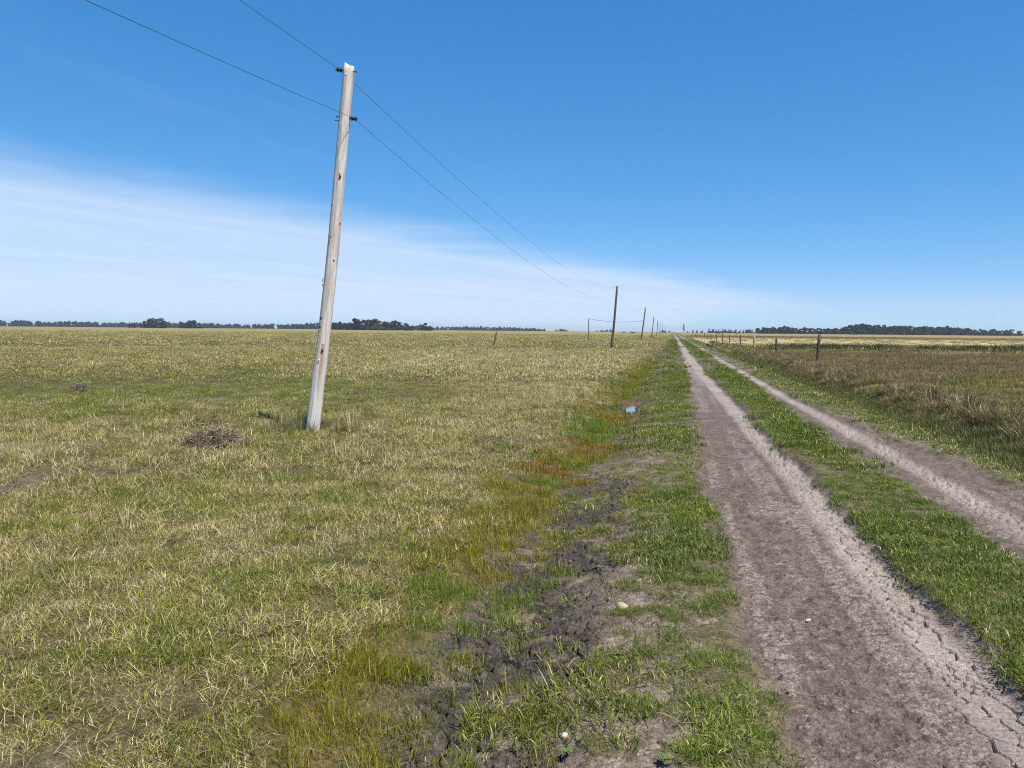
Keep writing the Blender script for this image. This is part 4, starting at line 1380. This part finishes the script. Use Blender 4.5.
# small pale shrub on the verge far along the track
p = gpt(711.5, 347)
V, bc = tree_geo(77, 0.75, 1.5, 420, 0.06, 'dome', 0.02)
e = thing('shrub', p, 'small pale green shrub on the right verge far along the track', 'shrub')
obj('foliage', crown_mesh(V), M_greyf, e)
obj('stem', trunk_geo(bc, 0.75, 1.5, 0.02), M_trunk, e)

# ------------------------------------------------------------------ cattle far off
M_cow = simple('dark_hide', (0.022, 0.016, 0.014), 0.8, 0.4, 1.5)


def cow_mesh():
    me = bpy.data.meshes.new('cow')
    P = [(0, 0, 1.05), (0.55, 0, 1.08), (-0.55, 0, 1.05), (0.85, 0, 1.12), (1.15, 0, 0.85), (1.4, 0, 0.5),       # trunk, neck, head
         (0.55, .2, .7), (0.55, .2, .38), (0.57, .2, .02), (0.55, -.2, .7), (0.6, -.2, .38), (0.6, -.2, .02),
         (-.62, .2, .75), (-.72, .2, .42), (-.68, .2, .02), (-.62, -.2, .75), (-.68, -.2, .42), (-.62, -.2, .02),
         (-.88, 0, 1.15), (-.95, 0, .55), (1.17, .16, .86), (1.17, -.16, .86)]
    Ed = [(0, 1), (0, 2), (1, 3), (3, 4), (4, 5), (1, 6), (6, 7), (7, 8), (1, 9), (9, 10), (10, 11), (2, 12), (12, 13), (13, 14), (2, 15), (15, 16), (16, 17), (2, 18), (18, 19), (4, 20), (4, 21)]
    rad = [.37, .33, .32, .24, .15, .09, .13, .07, .06, .13, .07, .06, .17, .08, .06, .17, .08, .06, .09, .03, .03, .03]
    me.from_pydata(P, Ed, [])
    o = bpy.data.objects.new('cow_build', me)
    col.objects.link(o)
    o.modifiers.new('skin', 'SKIN')
    for v, r_ in zip(me.skin_vertices[0].data, rad):
        v.radius = (r_, r_)
    me.skin_vertices[0].data[0].use_root = True
    o.modifiers.new('sub', 'SUBSURF').levels = 1
    dg = bpy.context.evaluated_depsgraph_get()
    out_ = bpy.data.meshes.new_from_object(o.evaluated_get(dg))
    bpy.data.objects.remove(o)
    out_.name = 'cow'
    out_.polygons.foreach_set('use_smooth', [True] * len(out_.polygons))
    out_.materials.clear(); out_.materials.append(M_cow)
    return out_


COW = cow_mesh()
for pxx, dep, az_, lab, grp in ((623.5, 560, 0.2, 'dark cow grazing far off, left of the pair between second and third pole', None),
                                (631.5, 560, 2.9, 'dark cow grazing far off, second between second and third pole', None),
                                (633.3, 565, 0.4, 'dark cow grazing far off, nearest the third pole', None),
                                (719.0, 560, 0.1, 'dark cow far off above the fence, the left one', None),
                                (737.0, 560, 3.0, 'dark cow far off above the fence, the right one', None),
                                (851.5, 700, 0.3, 'left cow of the close pair before the highest part of the wood', None),
                                (853.0, 705, 2.7, 'right cow of the close pair before the highest part of the wood', None),
                                (856.5, 700, 1.2, 'single cow just right of the close pair before the wood', None),
                                (872.2, 680, 1.0, 'lone dark cow before the right end of the tallest trees', None),
                                (902.2, 680, 0.2, 'left of two dark cows before the middle of the long wood', None),
                                (906.5, 690, 1.3, 'right of two dark cows before the middle of the long wood', None)):
    d = ray(pxx, hz(pxx)); x, y = d[0] / d[1] * dep, dep
    o = obj('cow', COW); o.location = (x, y, gz(x, y)); o.rotation_euler = (0, 0, az_)
    tag(o, lab, 'cow', 'cattle grazing far off')

# ------------------------------------------------------------------ air
hm, t, out = material('haze')
pv = t.n('ShaderNodeVolumePrincipled', {}, {'Color': (0.80, 0.88, 1.0), 'Density': 0.00010, 'Anisotropy': 0.2})
t.set(out.inputs['Volume'], pv.outputs[0])
B, zl, zh = 9200.0, -2.0, 42.0
vs = [(sx * B, sy * B, zq) for zq in (zl, zh) for sx, sy in ((-1, -1), (1, -1), (1, 1), (-1, 1))]
hb_ = mesh_from('haze', vs, [(3, 2, 1, 0), (4, 5, 6, 7), (0, 1, 5, 4), (1, 2, 6, 5), (2, 3, 7, 6), (3, 0, 4, 7)], False)
tag(obj('haze', hb_, hm), 'thin blue haze over the plain', 'haze', kind='stuff')
